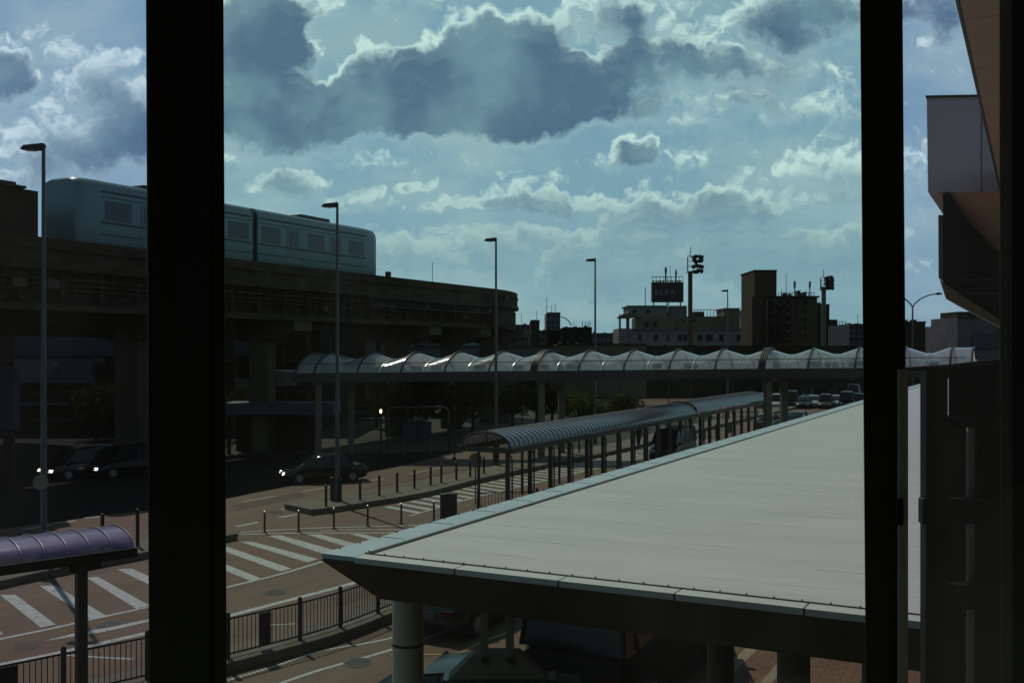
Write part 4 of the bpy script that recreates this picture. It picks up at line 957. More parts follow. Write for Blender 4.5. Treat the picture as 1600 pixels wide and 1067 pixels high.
# ================================================================== FAR CITY
def win(o, x0, x1, y0, y1, Y, off=-.12, m='far_glass', frame=True):
    if frame:
        b = MB(); b.box(X(x0, Y)-.12, X(x1, Y)+.12, Y+off+.02, Y-.003, Z(y1, Y)-.12, Z(y0, Y)+.12); f_ = b.build('window', 'wall_grey', o)
        b = MB(); b.box(X(x0, Y), X(x1, Y), Y+off, Y+off+.019, Z(y1, Y), Z(y0, Y)); b.build('pane', m, f_)
    else: b = MB(); b.box(X(x0, Y), X(x1, Y), Y+off, Y-.003, Z(y1, Y), Z(y0, Y)); b.build('window', m, o)
def ant(o, px, y0, y1, Y, r=.08, d=1.5):
    b = MB(); b.tube([(X(px, Y), Y+d, Z(y1, Y)), (X(px, Y), Y+d, Z(y0, Y))], r, 5); return b.build('antenna', 'dark', o)
YC = 200
# pale building with billboard
e = bldg('pale_apartment_block', 'pale stepped apartment block with a rooftop billboard frame and arched terrace', 985, 1158, 515, YC, 18, 'wall_white')
slabp(e, 'upper_storey', 1002, 1135, 494, 514.9, YC, 15, 'wall_tan', 1.2); slabp(e, 'penthouse', 984, 1045, 479, 493.9, YC, 9, 'wall_white', 2.5); slabp(e, 'penthouse_roof', 982, 1046, 476.5, 478.9, YC, 10, 'wall_grey', 2.2)
slabp(e, 'stair_tower', 1050, 1076, 477, 493.9, YC, 6, 'wall_grey', 2.0); slabp(e, 'tank_room', 1089, 1105, 486, 493.9, YC, 3, 'wall_dark', 3)
slabp(e, 'corner_tower', 1134, 1157, 482, 514.9, YC, 8, 'wall_tan', 1.0); slabp(e, 'tower_cap', 1132.5, 1158, 481, 483.5, YC, 8.5, 'wall_grey', .7)
slabp(e, 'terrace_wall', 968, 984.8, 513, 545, YC, 12, 'wall_white', .5); slabp(e, 'terrace_pier', 968.5, 971, 497, 512.9, YC, 1, 'wall_tan', 1); slabp(e, 'terrace_pier', 980, 984.5, 497, 512.9, YC, 1, 'wall_tan', 1)
b = MB()
vs = [at(966, 497, YC+.5), at(987, 497, YC+.5), at(989, 491.5, YC+.5), at(984, 489.5, YC+.5), at(974, 490.5, YC+.5), at(968, 494, YC+.5)]
b.add(vs+[v+Vector((0, 4, 0)) for v in vs], [tuple(range(6)), tuple(range(6, 12))[::-1]]+[(i, i+6, (i+1) % 6+6, (i+1) % 6) for i in range(6)]); b.build('arched_roof', 'wall_tan', e, smooth=False)
slabp(e, 'parapet', 984.9, 1158.3, 513.5, 516, YC, .5, 'wall_grey', -.4)
for x0, x1 in ((1022, 1027), (1042, 1046), (1059, 1066), (1068, 1074), (1090, 1097), (1103, 1107), (1108, 1113), (1124, 1130), (1151, 1156), (998, 1002)): win(e, x0, x1, 523, 532, YC)
for x0, x1 in ((1056, 1058), (1066, 1069), (1083, 1086)): win(e, x0, x1, 498, 503, YC+1.2, frame=False)
for x0, x1 in ((988, 994), (1010, 1016)): win(e, x0, x1, 484, 490, YC+2.5, frame=False)
for x0, x1 in ((1008, 1013), (1021, 1026)): win(e, x0, x1, 502, 512, YC+1.2, frame=False)
b = MB()
for px in range(1085, 1126, 5): b.box(X(px, YC+2)-.05, X(px, YC+2)+.05, YC+2, YC+2.1, Z(494, YC+2), Z(483, YC+2))
b.box(X(1083, YC+2), X(1126, YC+2), YC+1.9, YC+2.0, Z(483.8, YC), Z(483, YC)); b.build('roof_railing', 'dark', e)
ant(e, 1010, 448, 477, YC)
# billboard
bb = thing('billboard', 'dark rooftop billboard with pale capital letters on a steel frame', 'billboard', (X(1043, YC), YC+4, Z(477, YC)))
Yb = YC+3; slabp(bb, 'board', 1019, 1068, 441, 472, Yb, 1.5, 'sign_navy')
fc = bpy.data.curves.new('letters', 'FONT'); fc.body = 'ELFA'; fc.size = 1.75; fc.extrude = .05; fc.space_character = 1.12
to = bpy.data.objects.new('letters', fc); C.objects.link(to)
dg = bpy.context.evaluated_depsgraph_get(); me = bpy.data.meshes.new_from_object(to.evaluated_get(dg)); bpy.data.objects.remove(to)
lo_ = bpy.data.objects.new('lettering', me); C.objects.link(lo_); me.materials.clear(); me.materials.append(M['letter']); lo_.parent = bb
p = Vector((X(1022.5, Yb), Yb-.06, Z(461, Yb))); lo_.location = p-bb.location; lo_.rotation_euler = (R(90), 0, 0)
ws = max(v.co.x for v in me.vertices); sc_ = (X(1056, Yb)-X(1022.5, Yb))/ws; lo_.scale = (sc_, Z(453, Yb)-Z(461, Yb), 1); hs_ = max(v.co.y for v in me.vertices); lo_.scale = (sc_, (Z(452.5, Yb)-Z(461, Yb))/hs_, 1)
for px in (1022, 1043, 1064): slabp(bb, 'leg', px-.8, px+.8, 472.1, 480, Yb, .3, 'dark', .5)
b = MB()
for k in range(9): px = 1019.5+k*6; b.box(X(px, Yb)-.05, X(px, Yb)+.05, Yb+.2, Yb+.3, Z(441, Yb), Z(432, Yb))
for y in (432, 438): b.box(X(1019.5, Yb), X(1067.5, Yb), Yb+.2, Yb+.3, Z(y+.9, Yb), Z(y, Yb))
for k in range(12): px = 1021+k*3.8; hh_ = random.uniform(1.5, 3.5); b.box(X(px, Yb), X(px+random.uniform(1, 2.6), Yb), Yb+.5, Yb+.9, Z(441, Yb), Z(441-hh_, Yb))
b.build('catwalk', 'dark', bb)
ant(bb, 1041, 417, 441, Yb, .16, .6); ant(bb, 1057, 421, 441, Yb, .14, .6); ant(bb, 1048, 415, 441, Yb, .04, .6)
b = MB(); b.box(X(1039.5, Yb), X(1042.5, Yb), Yb+.4, Yb+.9, Z(426, Yb), Z(419, Yb)); b.box(X(1055.8, Yb), X(1058.2, Yb), Yb+.4, Yb+.9, Z(430, Yb), Z(424, Yb)); b.build('antenna_pod', 'dark', bb)
# floodlight masts
def mast(px0, px1, yt, Y, cl, label, ya):
    xm = (px0+px1)/2; o = thing('floodlight_mast', label, 'floodlight', (X(xm, Y), Y, 0), 'stadium style floodlight masts')
    b = MB(); r = (X(px1, Y)-X(px0, Y))/2; b.tube([(X(xm, Y), Y, 0), (X(xm, Y), Y, Z(yt, Y))], [r*1.05, r], 14); b.build('mast', 'wall_brown' if Y < 160 else 'wall_grey', o)
    x0, x1, y0, y1 = cl; random.seed(px0)
    b = MB(); b.box(X(x0, Y), X(x0+1.2, Y), Y-.1, Y+.2, Z(y1, Y), Z(y0+4, Y)); 
    for k in range(4): yk = y0+2+(y1-y0-3)*k/3; b.box(X(x0, Y), X(x1-3, Y), Y-.15, Y+.15, Z(yk+.6, Y), Z(yk, Y))
    b.box(X(x0, Y), X(x1-2, Y), Y-1, Y+1, Z(y1+.8, Y), Z(y1, Y)); b.build('platform', 'dark', o)
    for k in range(4):
        for j in range(4):
            cx_ = x0+(x1-x0)*(.34+.19*j)+random.uniform(-1.2, 1.2); cy_ = y0+2+(y1-y0-4)*k/3+random.uniform(-1.6, 1.6)
            c_ = at(cx_, cy_, Y-.5+.3*(j % 2)); b = MB(); b.tube([c_, c_+Vector((.25, -.45, -.15)), c_+Vector((.3, -.5, -.18))], [.18, .34, .30], 8); b.build('floodlight', 'dark', o)
    ant(o, x0+5, ya, y0+4, Y, .05, 0); return o
mast(1075, 1082, 424, 150, (1074, 1096, 398, 425), 'tall floodlight mast right of the dark billboard', 385)
mast(1283.5, 1290.5, 448, 160, (1282, 1299, 431, 452), 'shorter floodlight mast right of the brown apartment tower', 421)
# brown tower block
Yt = 210
t_ = bldg('brown_apartment_tower', 'tall dark brown apartment tower with stacked balconies and a plain upper shaft', 1196, 1277, 464, Yt, 18, 'wall_brown')
slabp(t_, 'shaft', 1180.5, 1215.5, 422, 545, Yt, 12, 'wall_brown', 1); slabp(t_, 'shaft_cap', 1179.5, 1216, 421.3, 423, Yt, 13, 'wall_dark', .7); slabp(t_, 'side_wing', 1177, 1180.4, 463, 545, Yt, 10, 'wall_brown', 1)
for k in range(5):
    y = 470+k*13
    for x0 in (1199, 1212, 1225): slabp(t_, 'balcony', x0, x0+11.5, y+6, y+10.5, Yt, 1.1, 'wall_dark' if x0 != 1225 else 'wall_brown', -1.1); win(t_, x0+1.5, x0+10, y, y+5.6, Yt, frame=False)
    slabp(t_, 'balcony', 1274, 1281, y+5, y+9, Yt, 4, 'wall_brown', 2); win(t_, 1244, 1247, y, y+6, Yt, frame=False); win(t_, 1256, 1260, y, y+6, Yt, frame=False)
slabp(t_, 'drain_line', 1197.5, 1199, 468, 545, Yt, .3, 'wall_grey', -.35); slabp(t_, 'shaft_window', 1205, 1206.5, 433, 437, Yt, .2, 'wall_tan', .85)
slabp(t_, 'cornice', 1196, 1279.5, 462.5, 465, Yt, 19, 'wall_dark', -.6)
b = MB()
for k in range(14): px = 1217+k*4.3; b.box(X(px, Yt), X(px, Yt)+.1, Yt+.5, Yt+.6, Z(462.5, Yt), Z(456.5, Yt))
b.box(X(1217, Yt), X(1275, Yt), Yt+.5, Yt+.58, Z(457.3, Yt), Z(456.6, Yt))
for (px, w, y) in ((1230, 3, 457), (1237, 4, 458), (1251, 4, 453), (1262, 3, 455), (1256, 4, 457)): b.box(X(px, Yt), X(px+w, Yt), Yt+2, Yt+4, Z(462.5, Yt), Z(y, Yt))
b.build('roof_equipment', 'dark', t_)
ant(t_, 1231.5, 428, 463, Yt, .06); ant(t_, 1244.8, 440, 463, Yt, .12); ant(t_, 1268.6, 440, 463, Yt, .12); ant(t_, 1224.5, 451, 463, Yt, .05)
b = MB(); b.box(X(1243.6, Yt), X(1246, Yt), Yt+1.2, Yt+1.8, Z(449, Yt), Z(439, Yt)); b.box(X(1267.6, Yt), X(1269.8, Yt), Yt+1.2, Yt+1.8, Z(449, Yt), Z(439, Yt)); b.build('antenna_pod', 'wall_grey', t_)
far = [
 ('back_block', 'dark block behind the left end of the footbridge roof', 490, 572, 506, 122, 'wall_dark'),
 ('low_house', 'low dark building just left of the brown tower with a curved pale corner', 1163, 1177, 497, 230, 'wall_grey'),
 ('glass_roofed_building', 'bluish slanted building squeezed against the brown tower', 1167.5, 1177, 483, 240, 'wall_blue'),
 ('dark_block', 'dark narrow block behind the shorter floodlight mast', 1277, 1296, 476, 235, 'wall_dark'),
 ('dark_block', 'low dark block between the floodlight mast and the scaffold', 1292, 1308, 500, 235, 'wall_dark'),
 ('bluish_block', 'flat roofed bluish block beside the right mullion', 1327, 1372, 507, 180, 'wall_blue'),
 ('low_block', 'low dark block beneath the rooftop scaffold', 1300, 1330, 519, 230, 'wall_dark'),
 ('dark_house', 'dark building topped with a round railing right of the black mullion', 1404, 1446, 503, 170, 'wall_dark'),
 ('distant_block', 'tiny pale distant block on the skyline at right', 1456, 1470.5, 517, 500, 'wall_grey'),
 ('distant_block', 'long low grey block below the tiny pale one at right', 1440, 1480, 526, 300, 'wall_grey'),
 ('tank_building', 'building carrying a dark ball shaped tank', 1476, 1498, 509, 220, 'wall_grey'),
 ('large_dark_building', 'large dark stepped building below the slanted terminal wing', 1496, 1640, 496, 190, 'wall_grey'),
 ('tall_grey_block', 'narrow tall grey block on the left part of the skyline', 854, 875.5, 489, 200, 'wall_grey'),
 ('dark_red_block', 'small dark block with a raised roof room left of the narrow grey block', 829, 843, 501, 190, 'wall_dark'),
 ('grey_flats', 'low grey flats right of the viaduct end', 797, 829, 508, 205, 'wall_grey'),
 ('grey_flats', 'low grey flats filling the gap under the narrow grey block', 826, 880, 517, 200, 'wall_grey'),
 ('dark_roof_building', 'dark flat building with rooftop boxes between the grey block and the lamp', 879, 925, 512, 200, 'wall_dark'),
 ('low_houses', 'low row of distant houses left of the pale apartment block', 924, 970, 521, 260, 'wall_grey'),
 ('long_hall', 'long low tan hall behind the footbridge roof in the middle', 870, 1010, 538, 150, 'wall_tan'),
 ('long_hall', 'long low dark hall behind the right half of the footbridge roof', 1010, 1350, 541, 150, 'wall_dark'),
 ('long_hall', 'long low pale hall seen behind the piers left of the skyline', 640, 870, 541, 150, 'wall_grey'),
 ('grey_warehouse', 'grey warehouse glimpsed between the two right viaduct piers', 640, 700, 520, 160, 'wall_grey')]
fo = {}
for i, (nm, lb, x0, x1, yt, Y, m) in enumerate(far):
    o = bldg(nm, lb, x0, x1, yt, Y, 12, m); fo[lb] = o; random.seed(i*7+3)
    w = x1-x0; u = 200/Y
    slabp(o, 'parapet', x0-.3, x1+.3, yt-.8*u, yt+.8*u, Y, .5, 'wall_dark', -.35)
    if w > 9:
        nbx = max(1, int(w/14))
        for k in range(min(nbx, 6)):
            a = x0+w*(k+.3)/nbx; ww_ = random.uniform(2, 5); hh_ = random.uniform(1.5, 4.5); slabp(o, 'roof_box', a, a+ww_, yt-hh_, yt-.8*u, Y, 2, random.choice(('wall_dark', 'wall_grey', 'wall_brown')), 2)
        if random.random() < .6: ant(o, x0+w*random.uniform(.2, .8), yt-random.uniform(8, 20), yt, Y, .05)
    kx = max(1, int(w/6.5)); ky = max(1, int((541-yt)/9))
    if w < 120:
        for i2 in range(min(kx, 9)):
            for j2 in range(min(ky, 6)):
                a = x0+w*(i2+.3)/kx; yy2 = yt+3+j2*9
                if yy2+4 < 543: win(o, a, a+min(3, w/kx*.45), yy2, yy2+4, Y, -.1, frame=False)
o = fo['building carrying a dark ball shaped tank']; b = MB(); c_ = at(1488, 502, 222)
b.tube([c_+UP*z for z in (-.75, -.6, -.3, 0, .3, .6, .75)], [.05, .5, .72, .8, .72, .5, .05], 14); b.build('ball_tank', 'wall_brown', o)
o = fo['low dark block beneath the rooftop scaffold']; b = MB(); Yq = 230
for px in (1308, 1312, 1316, 1321): b.box(X(px, Yq), X(px, Yq)+.12, Yq, Yq+.12, Z(519, Yq), Z(502, Yq))
for y in (502, 507, 512): b.box(X(1308, Yq), X(1321.5, Yq), Yq, Yq+.12, Z(y+.8, Yq), Z(y, Yq))
b.build('scaffold', 'dark', o)
o = fo['dark flat building with rooftop boxes between the grey block and the lamp']
for px in (911, 915.5, 920, 923): ant(o, px, 499+random.uniform(0, 3), 512, 200, .07)
b = MB(); b.tube([at(876, 495, 199), at(883, 497, 199), at(889, 502, 199), at(893, 509, 199)], .1, 5); b.build('curved_arm', 'dark', o)
o = fo['narrow tall grey block on the left part of the skyline']; ant(o, 854.7, 464, 489, 199, .06); ant(o, 862.5, 477, 489, 199, .05)
o = fo['large dark stepped building below the slanted terminal wing']
slabp(o, 'upper_step', 1508, 1600, 486, 495.5, 190, 8, 'wall_dark', 3); slabp(o, 'pale_band', 1518, 1640, 520, 545, 190, .4, 'wall_blue', -.4)
# double arm street light
p = at(1426, 560, 90); o = thing('double_arm_lamp', 'slim double armed street light beyond the right mullion', 'street lamp', (p.x, 90, 0))
b = MB(); b.tube([(p.x, 90, 0), at(1426, 478, 90)], [.12, .07], 8); b.build('pole', 'pole', o)
for sgn in (1, -1):
    b = MB(); b.tube([at(1426, 480, 90), at(1426+sgn*3, 475, 90), at(1426+sgn*12, 467, 90), at(1426+sgn*26, 461, 90), at(1426+sgn*36, 459.5, 90)], .06, 6); a_ = b.build('arm', 'pole', o)
    b = MB(); b.tube([at(1426+sgn*36, 459.5, 90), at(1426+sgn*40, 459, 90), at(1426+sgn*46, 459.2, 90)], [.07, .14, .06], 6); b.build('lamp_head', 'dark', a_)
# thin poles over the parking area
for px, yt, Y, lb in ((1045, 470, 120, 'thin tall pole passing in front of the billboard'), (1145, 500, 110, 'thin pole beside the farthest street lamp'), (968, 490, 130, 'thin pole at the left end of the pale apartment block'), (1192, 590, 100, 'slim post standing among the parked cars under the footbridge'), (816, 520, 100, 'slim pole right below the end of the viaduct'), (710, 630, 64, 'slim sign post under the footbridge left of the tall lamp')):
    b = MB(); b.tube([(X(px, Y), Y, 0), (X(px, Y), Y, Z(yt, Y))], .05, 6); b.tube([(X(px, Y), Y, 0), (X(px, Y), Y, .15)], .12, 8); tag(b.build('thin_pole', 'dark'), lb, 'pole')
# electricity lattice behind piers
o = thing('lattice_frame', 'steel lattice frame visible between the viaduct piers', 'frame', (X(665, 140), 140, 0)); b = MB(); Yq = 140
for px in (647, 653, 660, 667, 674): b.tube([at(px, 560, Yq), at(px+(4 if px > 660 else 0), 503, Yq)], .10, 4)
for y in (506, 514, 523): b.tube([at(646, y, Yq), at(680, y, Yq)], .09, 4)
for px in (648, 660): b.tube([at(px, 523, Yq), at(px+14, 504, Yq)], .07, 4)
b.build('lattice', 'dark', o)
slabp(o, 'footing', 646, 680, 560, 640, Yq, .5, 'wall_dark')

# ================================================================== RIGHT TERMINAL WING + EAVE
tw = thing('terminal_wing', 'terminal wing with grey box top, brown soffit and slanted black underside at right', 'building', (X(1520, 32), 32, 0))
Yw = 32
def wpoly(name, pts, dpt, m, Y=Yw, off=0):
    vs = [at(x, y, Y+off) for x, y in pts]; n = len(vs); b = MB()
    b.add(vs+[v+Vector((dpt*.5266, dpt, 0)) for v in vs], [tuple(range(n)), tuple(range(n, 2*n))[::-1]]+[(i, i+n, (i+1) % n+n, (i+1) % n) for i in range(n)]); return b.build(name, m, tw, smooth=False)
wpoly('upper_box', [(1448, 152), (1700, 147), (1700, 300.5), (1450, 300.5)], 12, 'grey_panel')
wpoly('cap_flashing', [(1446, 149.5), (1700, 144.5), (1700, 146.8), (1446, 151.9)], 12.2, 'dark', off=-.1)
wpoly('panel_joint', [(1533.4, 150), (1534.4, 150), (1534.4, 300), (1533.4, 300)], .02, 'dark', off=-.025)
# sloped brown soffit (under the box, running down and back)
b = MB(); q4 = [at(1466, 301, Yw+.1), at(1640, 301, Yw+.1), at(1640, 470, Yw+2.6), at(1556, 416, Yw+2.6)]; b.add(q4+[v+Vector((.1, .3, .1)) for v in q4], [(0, 1, 2, 3), (7, 6, 5, 4), (0, 4, 5, 1), (1, 5, 6, 2), (2, 6, 7, 3), (3, 7, 4, 0)]); b.build('brown_soffit', mat('red_brown_soffit', (.80, .40, .26), .6, var=.08), tw, smooth=False)
for f_ in (.22, .5, .72):
    a = q4[0].lerp(q4[3], f_); c_ = q4[1].lerp(q4[2], f_); b = MB(); b.tube([a+Vector((0, -.02, -.02)), c_+Vector((0, -.02, -.02))], .022, 4); b.build('soffit_joint', 'rib_white', tw)
wpoly('black_wall', [(1473.5, 303), (1484, 303), (1556, 414), (1640, 470), (1640, 560), (1565, 512), (1480, 448), (1473.5, 440)], 10, 'black', off=-.05)
wpoly('side_panel', [(1466, 336), (1473, 336), (1473, 434.5), (1466.5, 434.5)], 3, mat('pale_strip', (.14, .135, .13), .6), off=-.12)
wpoly('slanted_trim', [(1468, 436), (1480, 446), (1566, 502), (1640, 552), (1640, 562), (1566, 513), (1478, 467)], 6, mat('trim_tan', (.17, .125, .075), .5, var=.15), off=-.2)
wpoly('lower_wall', [(1566, 515), (1700, 600), (1700, 700), (1566, 700)], 8, 'grey_panel', off=.3)
for y in (437, 458): wpoly('ledge_line', [(1500, y), (1640, y), (1640, y+.9), (1500, y+.9)], .03, 'wall_grey', off=-.09)
wpoly('support', [(1590, 562), (1640, 562), (1640, 690), (1590, 690)], 3, 'black', off=1); b = MB(); b.box(X(1600, 36), X(1660, 36), 36, 38, 0, 8); b.build('column', 'wall_dark', tw)
# near eave running along the facade
ev = thing('roof_eave', 'long brown panelled roof eave running away overhead at upper right', 'eave', (6.33, 14.2, 12))
E0 = Vector((X(1493, 14.2), 14.2, 12.0)); S_ = -N
b = MB(); t = -20
while t < 20:
    b.obox(E0+D*(t+.01)+S_*.05, D*2.98, S_*.62, UP*.06); t += 3.0
b.build('soffit_panel', 'tan', ev, bevel=.005)
b = MB(); b.obox(E0+D*-20-UP*.02, D*40, S_*.045, UP*.75); b.build('fascia', 'dark', ev)
b = MB(); b.obox(E0+D*-20+S_*.70+UP*-.05, D*40, S_*.30, UP*.3); b.build('inner_beam', 'bronze', ev)
b = MB(); b.obox(E0+D*-20+S_*1.02+UP*.35, D*40, S_*5, UP*.3); b.build('ceiling', 'wall_brown', ev)
b = MB()
for k in range(14): b.obox(E0+D*(-19+k*3)+S_*1.03+UP*.15, D*.25, S_*3.9, UP*.19)
b.build('ceiling_beams', 'wall_dark', ev)
b = MB(); b.obox(E0+D*-20+S_*.06+UP*.07, D*40, S_*6, UP*.6) if False else None
b = MB(); b.obox(E0+D*-20+UP*.76, D*40, S_*6, UP*.1); b.build('roof_deck', 'dark', ev)
b = MB(); o_ = E0+D*-20+S_*4.9; b.obox(Vector((o_.x, o_.y, 0)), D*40, S_*.3, UP*12.2); b.build('facade_wall', 'wall_dark', ev)
for t in (-12, -4, 4): p = E0+D*t+S_*4.4; b = MB(); b.tube([(p.x, p.y, 0), (p.x, p.y, 12.3)], .25, 16); b.build('column', 'wall_dark', ev)

# ================================================================== VEHICLES
def make_car(name, label, cat, paint, kind='sedan', lit=False, group=None):
    o = thing(name, label, cat, (0, 0, 0), group)      # faces +x
    L = 4.5 if kind != 'van' else 4.9; w = .87 if kind != 'van' else .95; rf = 1.47 if kind == 'sedan' else (1.72 if kind == 'hatch' else 2.05); bh = .92 if kind != 'van' else 1.05
    hl = L/2
    st = [(-hl, .45, .72, .74), (-hl+.08, .30, .86, .86), (-hl+.35, .22, bh, .96), (-hl*.45, .20, bh+.02, 1), (0, .20, bh, 1), (hl*.40, .20, bh, 1), (hl*.55, .2, bh-.03, 1), (hl-.45, .22, bh-.18, .95), (hl-.10, .28, bh-.28, .84), (hl, .42, .55, .70)]
    if kind == 'van': st[0] = (-hl, .45, 1.0, .85)
    rows = []
    for (x, zb, zt, ws) in st:
        W2 = w*ws; rows.append([(x, -W2*.9, zb), (x, -W2, zb+.12), (x, -W2*1.0, (zb+zt)/2+.05), (x, -W2*.96, zt-.06), (x, -W2*.88, zt), (x, 0, zt+.02), (x, W2*.88, zt), (x, W2*.96, zt-.06), (x, W2, (zb+zt)/2+.05), (x, W2, zb+.12), (x, W2*.9, zb), (x, 0, zb), (x, -W2*.9, zb)])
    b = MB(); b.grid(rows); b.add(rows[0][:-1], [tuple(range(12))]); b.add(rows[-1][:-1], [tuple(range(12))]); body = b.build('body', paint, o)
    if kind == 'sedan': cab = [(-hl+.75, bh, 0), (-hl+1.25, rf-.08, 1), (-.2, rf, 1), (.45, rf-.05, 1), (hl*.56, bh, 0)]
    elif kind == 'hatch': cab = [(-hl+.12, bh, 0), (-hl+.45, rf-.06, 1), (-.3, rf, 1), (.75, rf-.08, 1), (hl*.62, bh, 0)]
    else: cab = [(-hl+.06, bh, 0), (-hl+.2, rf-.06, 1), (-.3, rf, 1), (1.2, rf-.08, 1), (hl*.80, bh, 0)]
    rows = []
    for (x, z, t) in cab:
        wt = w*.76 if t else w*.86; rows.append([(x, -w*.88, bh-.02), (x, -(wt if t else w*.87), z-.05 if t else bh-.01), (x, -wt*.9, z), (x, 0, z+.02), (x, wt*.9, z), (x, (wt if t else w*.87), z-.05 if t else bh-.01), (x, w*.88, bh-.02)])
    b = MB(); b.grid(rows); gh = b.build('windows', 'car_glass', o)
    # roof skin
    b = MB(); x0, x1 = cab[1][0]+.02, cab[3][0]-.02; rr = []
    for k in range(5):
        x = x0+(x1-x0)*k/4; z = rf+.012-(.06 if k in (0, 4) else 0); rr.append([(x, -w*.72, z-.035), (x, -w*.45, z+.012), (x, 0, z+.03), (x, w*.45, z+.012), (x, w*.72, z-.035)])
    b.slab(rr, .03); b.build('roof', paint, o)
    b = MB()
    for s in (-1, 1):
        for xx in (-.15, cab[1][0]+.35): b.tube([(xx, s*w*.885, bh), (xx, s*w*.775, rf-.04)], .028, 4)
        b.tube([(cab[-1][0], s*w*.87, bh), (cab[3][0], s*w*.76, rf-.05)], .03, 4); b.tube([(cab[0][0], s*w*.87, bh), (cab[1][0], s*w*.76, rf-.06)], .035, 4)
    b.build('pillars', paint, o)
    for s in (-1, 1):
        for xx in (-hl+.85, hl-.85):
            b = MB(); b.tube([(xx, s*(w-.16), .32), (xx, s*(w+.015), .32)], .32, 18); wh = b.build('wheel', 'tyre', o); b = MB(); b.tube([(xx, s*(w+.016), .32), (xx, s*(w+.03), .32)], .19, 14); b.build('rim', 'rim', wh)
        b = MB(); y = s*w*.60; b.add([(hl-.10, y-.17, bh-.42), (hl-.10, y+.17, bh-.42), (hl-.16, y+.16, bh-.29), (hl-.16, y-.16, bh-.29), (hl+.01, y-.17, bh-.42), (hl+.01, y+.14, bh-.42), (hl-.05, y+.13, bh-.29), (hl-.05, y-.14, bh-.29)], [(0, 1, 2, 3), (4, 5, 6, 7), (0, 4, 5, 1), (1, 5, 6, 2), (2, 6, 7, 3), (3, 7, 4, 0)])
        b.build('headlight', 'head_on' if lit else 'lens', o)
        b = MB(); b.cbox((-hl+.02, s*w*.62, .62), .1, .3, .16); b.build('tail_light', 'tail', o)
        b = MB(); b.cbox((cab[3][0]+.35, s*(w+.05), bh+.02), .12, .2, .13); b.build('mirror', paint, o, bevel=.02)
    b = MB(); b.cbox((hl-.02, 0, .42), .04, .7, .14); b.build('grille', 'black', o); b = MB(); b.cbox((-hl-.01, 0, .55), .03, .36, .17); b.build('number_plate', 'wall_grey', o)
    return o
def place(o, px, py, ang, z=0.0, Y=None):
    p = G(px, py, z) if Y is None else Vector((X(px, Y), Y, z)); o.location = p; o.rotation_euler = (0, 0, ang); return o
aD = math.atan2(D.y, D.x)
# parked rows at right
protos = {}
def car(kind, paint, label, px, py, ang, lit=False, group=None, Y=None, name='parked_car', cat='car'):
    key = (kind, paint, lit)
    if key not in protos: o = make_car(name, label, cat, paint, kind, lit, group); protos[key] = o
    else:
        o = copytree(protos[key]); o.name = name; o['label'] = label; o['category'] = cat
        if group: o['group'] = group
        elif 'group' in o: del o['group']
    return place(o, px, py, ang, Y=Y)
gp = 'cars parked beyond the footbridge'
row = [('hatch', 'car_white', 'white van like car half hidden at the left end of the parked row', 1192), ('hatch', 'car_white', 'white car seen between the two footbridge pillars', 1214), ('van', 'car_black', 'black minivan just right of the footbridge pillars', 1237),
       ('sedan', 'car_black', 'black sedan second right of the footbridge pillars', 1256), ('sedan', 'car_white', 'silver white sedan with bright hood left of the slim post', 1272), ('hatch', 'car_grey', 'grey car behind the slim post in the parked row', 1290),
       ('sedan', 'car_white', 'pale sedan right of the slim post, brightest in the row', 1306), ('van', 'car_black', 'black minivan near the right mullion in the parked row', 1323), ('hatch', 'car_black', 'black hatchback partly behind the right mullion', 1341), ('hatch', 'car_white', 'white car seen past the right mullion', 1424)]
for i, (k, pm, lb, px) in enumerate(row):
    car(k, pm, lb, px, 636+(i%2)*1.5, R(250), group=gp)
for i, (px, k, pm, lb) in enumerate(((1188, 'sedan', 'car_black', 'dark sedan in the rear parked row at its left end'), (1262, 'hatch', 'car_grey', 'grey hatchback in the rear parked row above the silver sedan'), (1300, 'hatch', 'car_black', 'black hatchback in the rear parked row above the slim post'), (1334, 'van', 'car_white', 'white minivan in the rear parked row near the mullion'))):
    car(k, pm, lb, px, 622, R(250), group='cars in the rear parked row')
car('sedan', 'car_black', 'dark sedan with its headlamps on crossing behind the median lamp', 506, 752, R(200), lit=True, name='moving_car')
car('hatch', 'car_black', 'dark hatchback with lit headlamps in the shade beneath the viaduct', 205, 742, R(225), lit=True, name='waiting_car')
car('hatch', 'car_black', 'dark hatchback with lit headlamps nearer the left edge beneath the viaduct', 130, 745, R(235), lit=True, name='waiting_car')
car('sedan', 'car_grey', 'grey sedan parked in the sunlit yard under the footbridge left part', 566, 655, R(190), name='yard_car')
car('van', 'car_black', 'black van standing under the middle of the covered walkway', 1052, 716, aD+R(180), name='parked_van', cat='van')
car('sedan', 'car_grey', 'grey car parked at the far end of the covered walkway', 1200, 672, aD, name='kerbside_car')
car('sedan', 'car_black', 'black sedan parked beside the right footbridge pillars', 1245, 668, aD+R(180), name='kerbside_car')
cv_ = car('van', 'car_matte', 'large dark van standing beneath the white canopy', 985, 1062, aD, Y=21.6, name='canopy_van', cat='van'); cv_.scale = (1.3, 1.3, 1.25)
car('sedan', 'car_teal', 'dark teal sedan behind the hanging sign beneath the canopy', 742, 985, aD, Y=26, name='canopy_car')
car('sedan', 'car_teal', 'dark car at the bottom edge beneath the hanging sign', 760, 1100, R(0)+aD-R(80), Y=17.6, name='taxi')

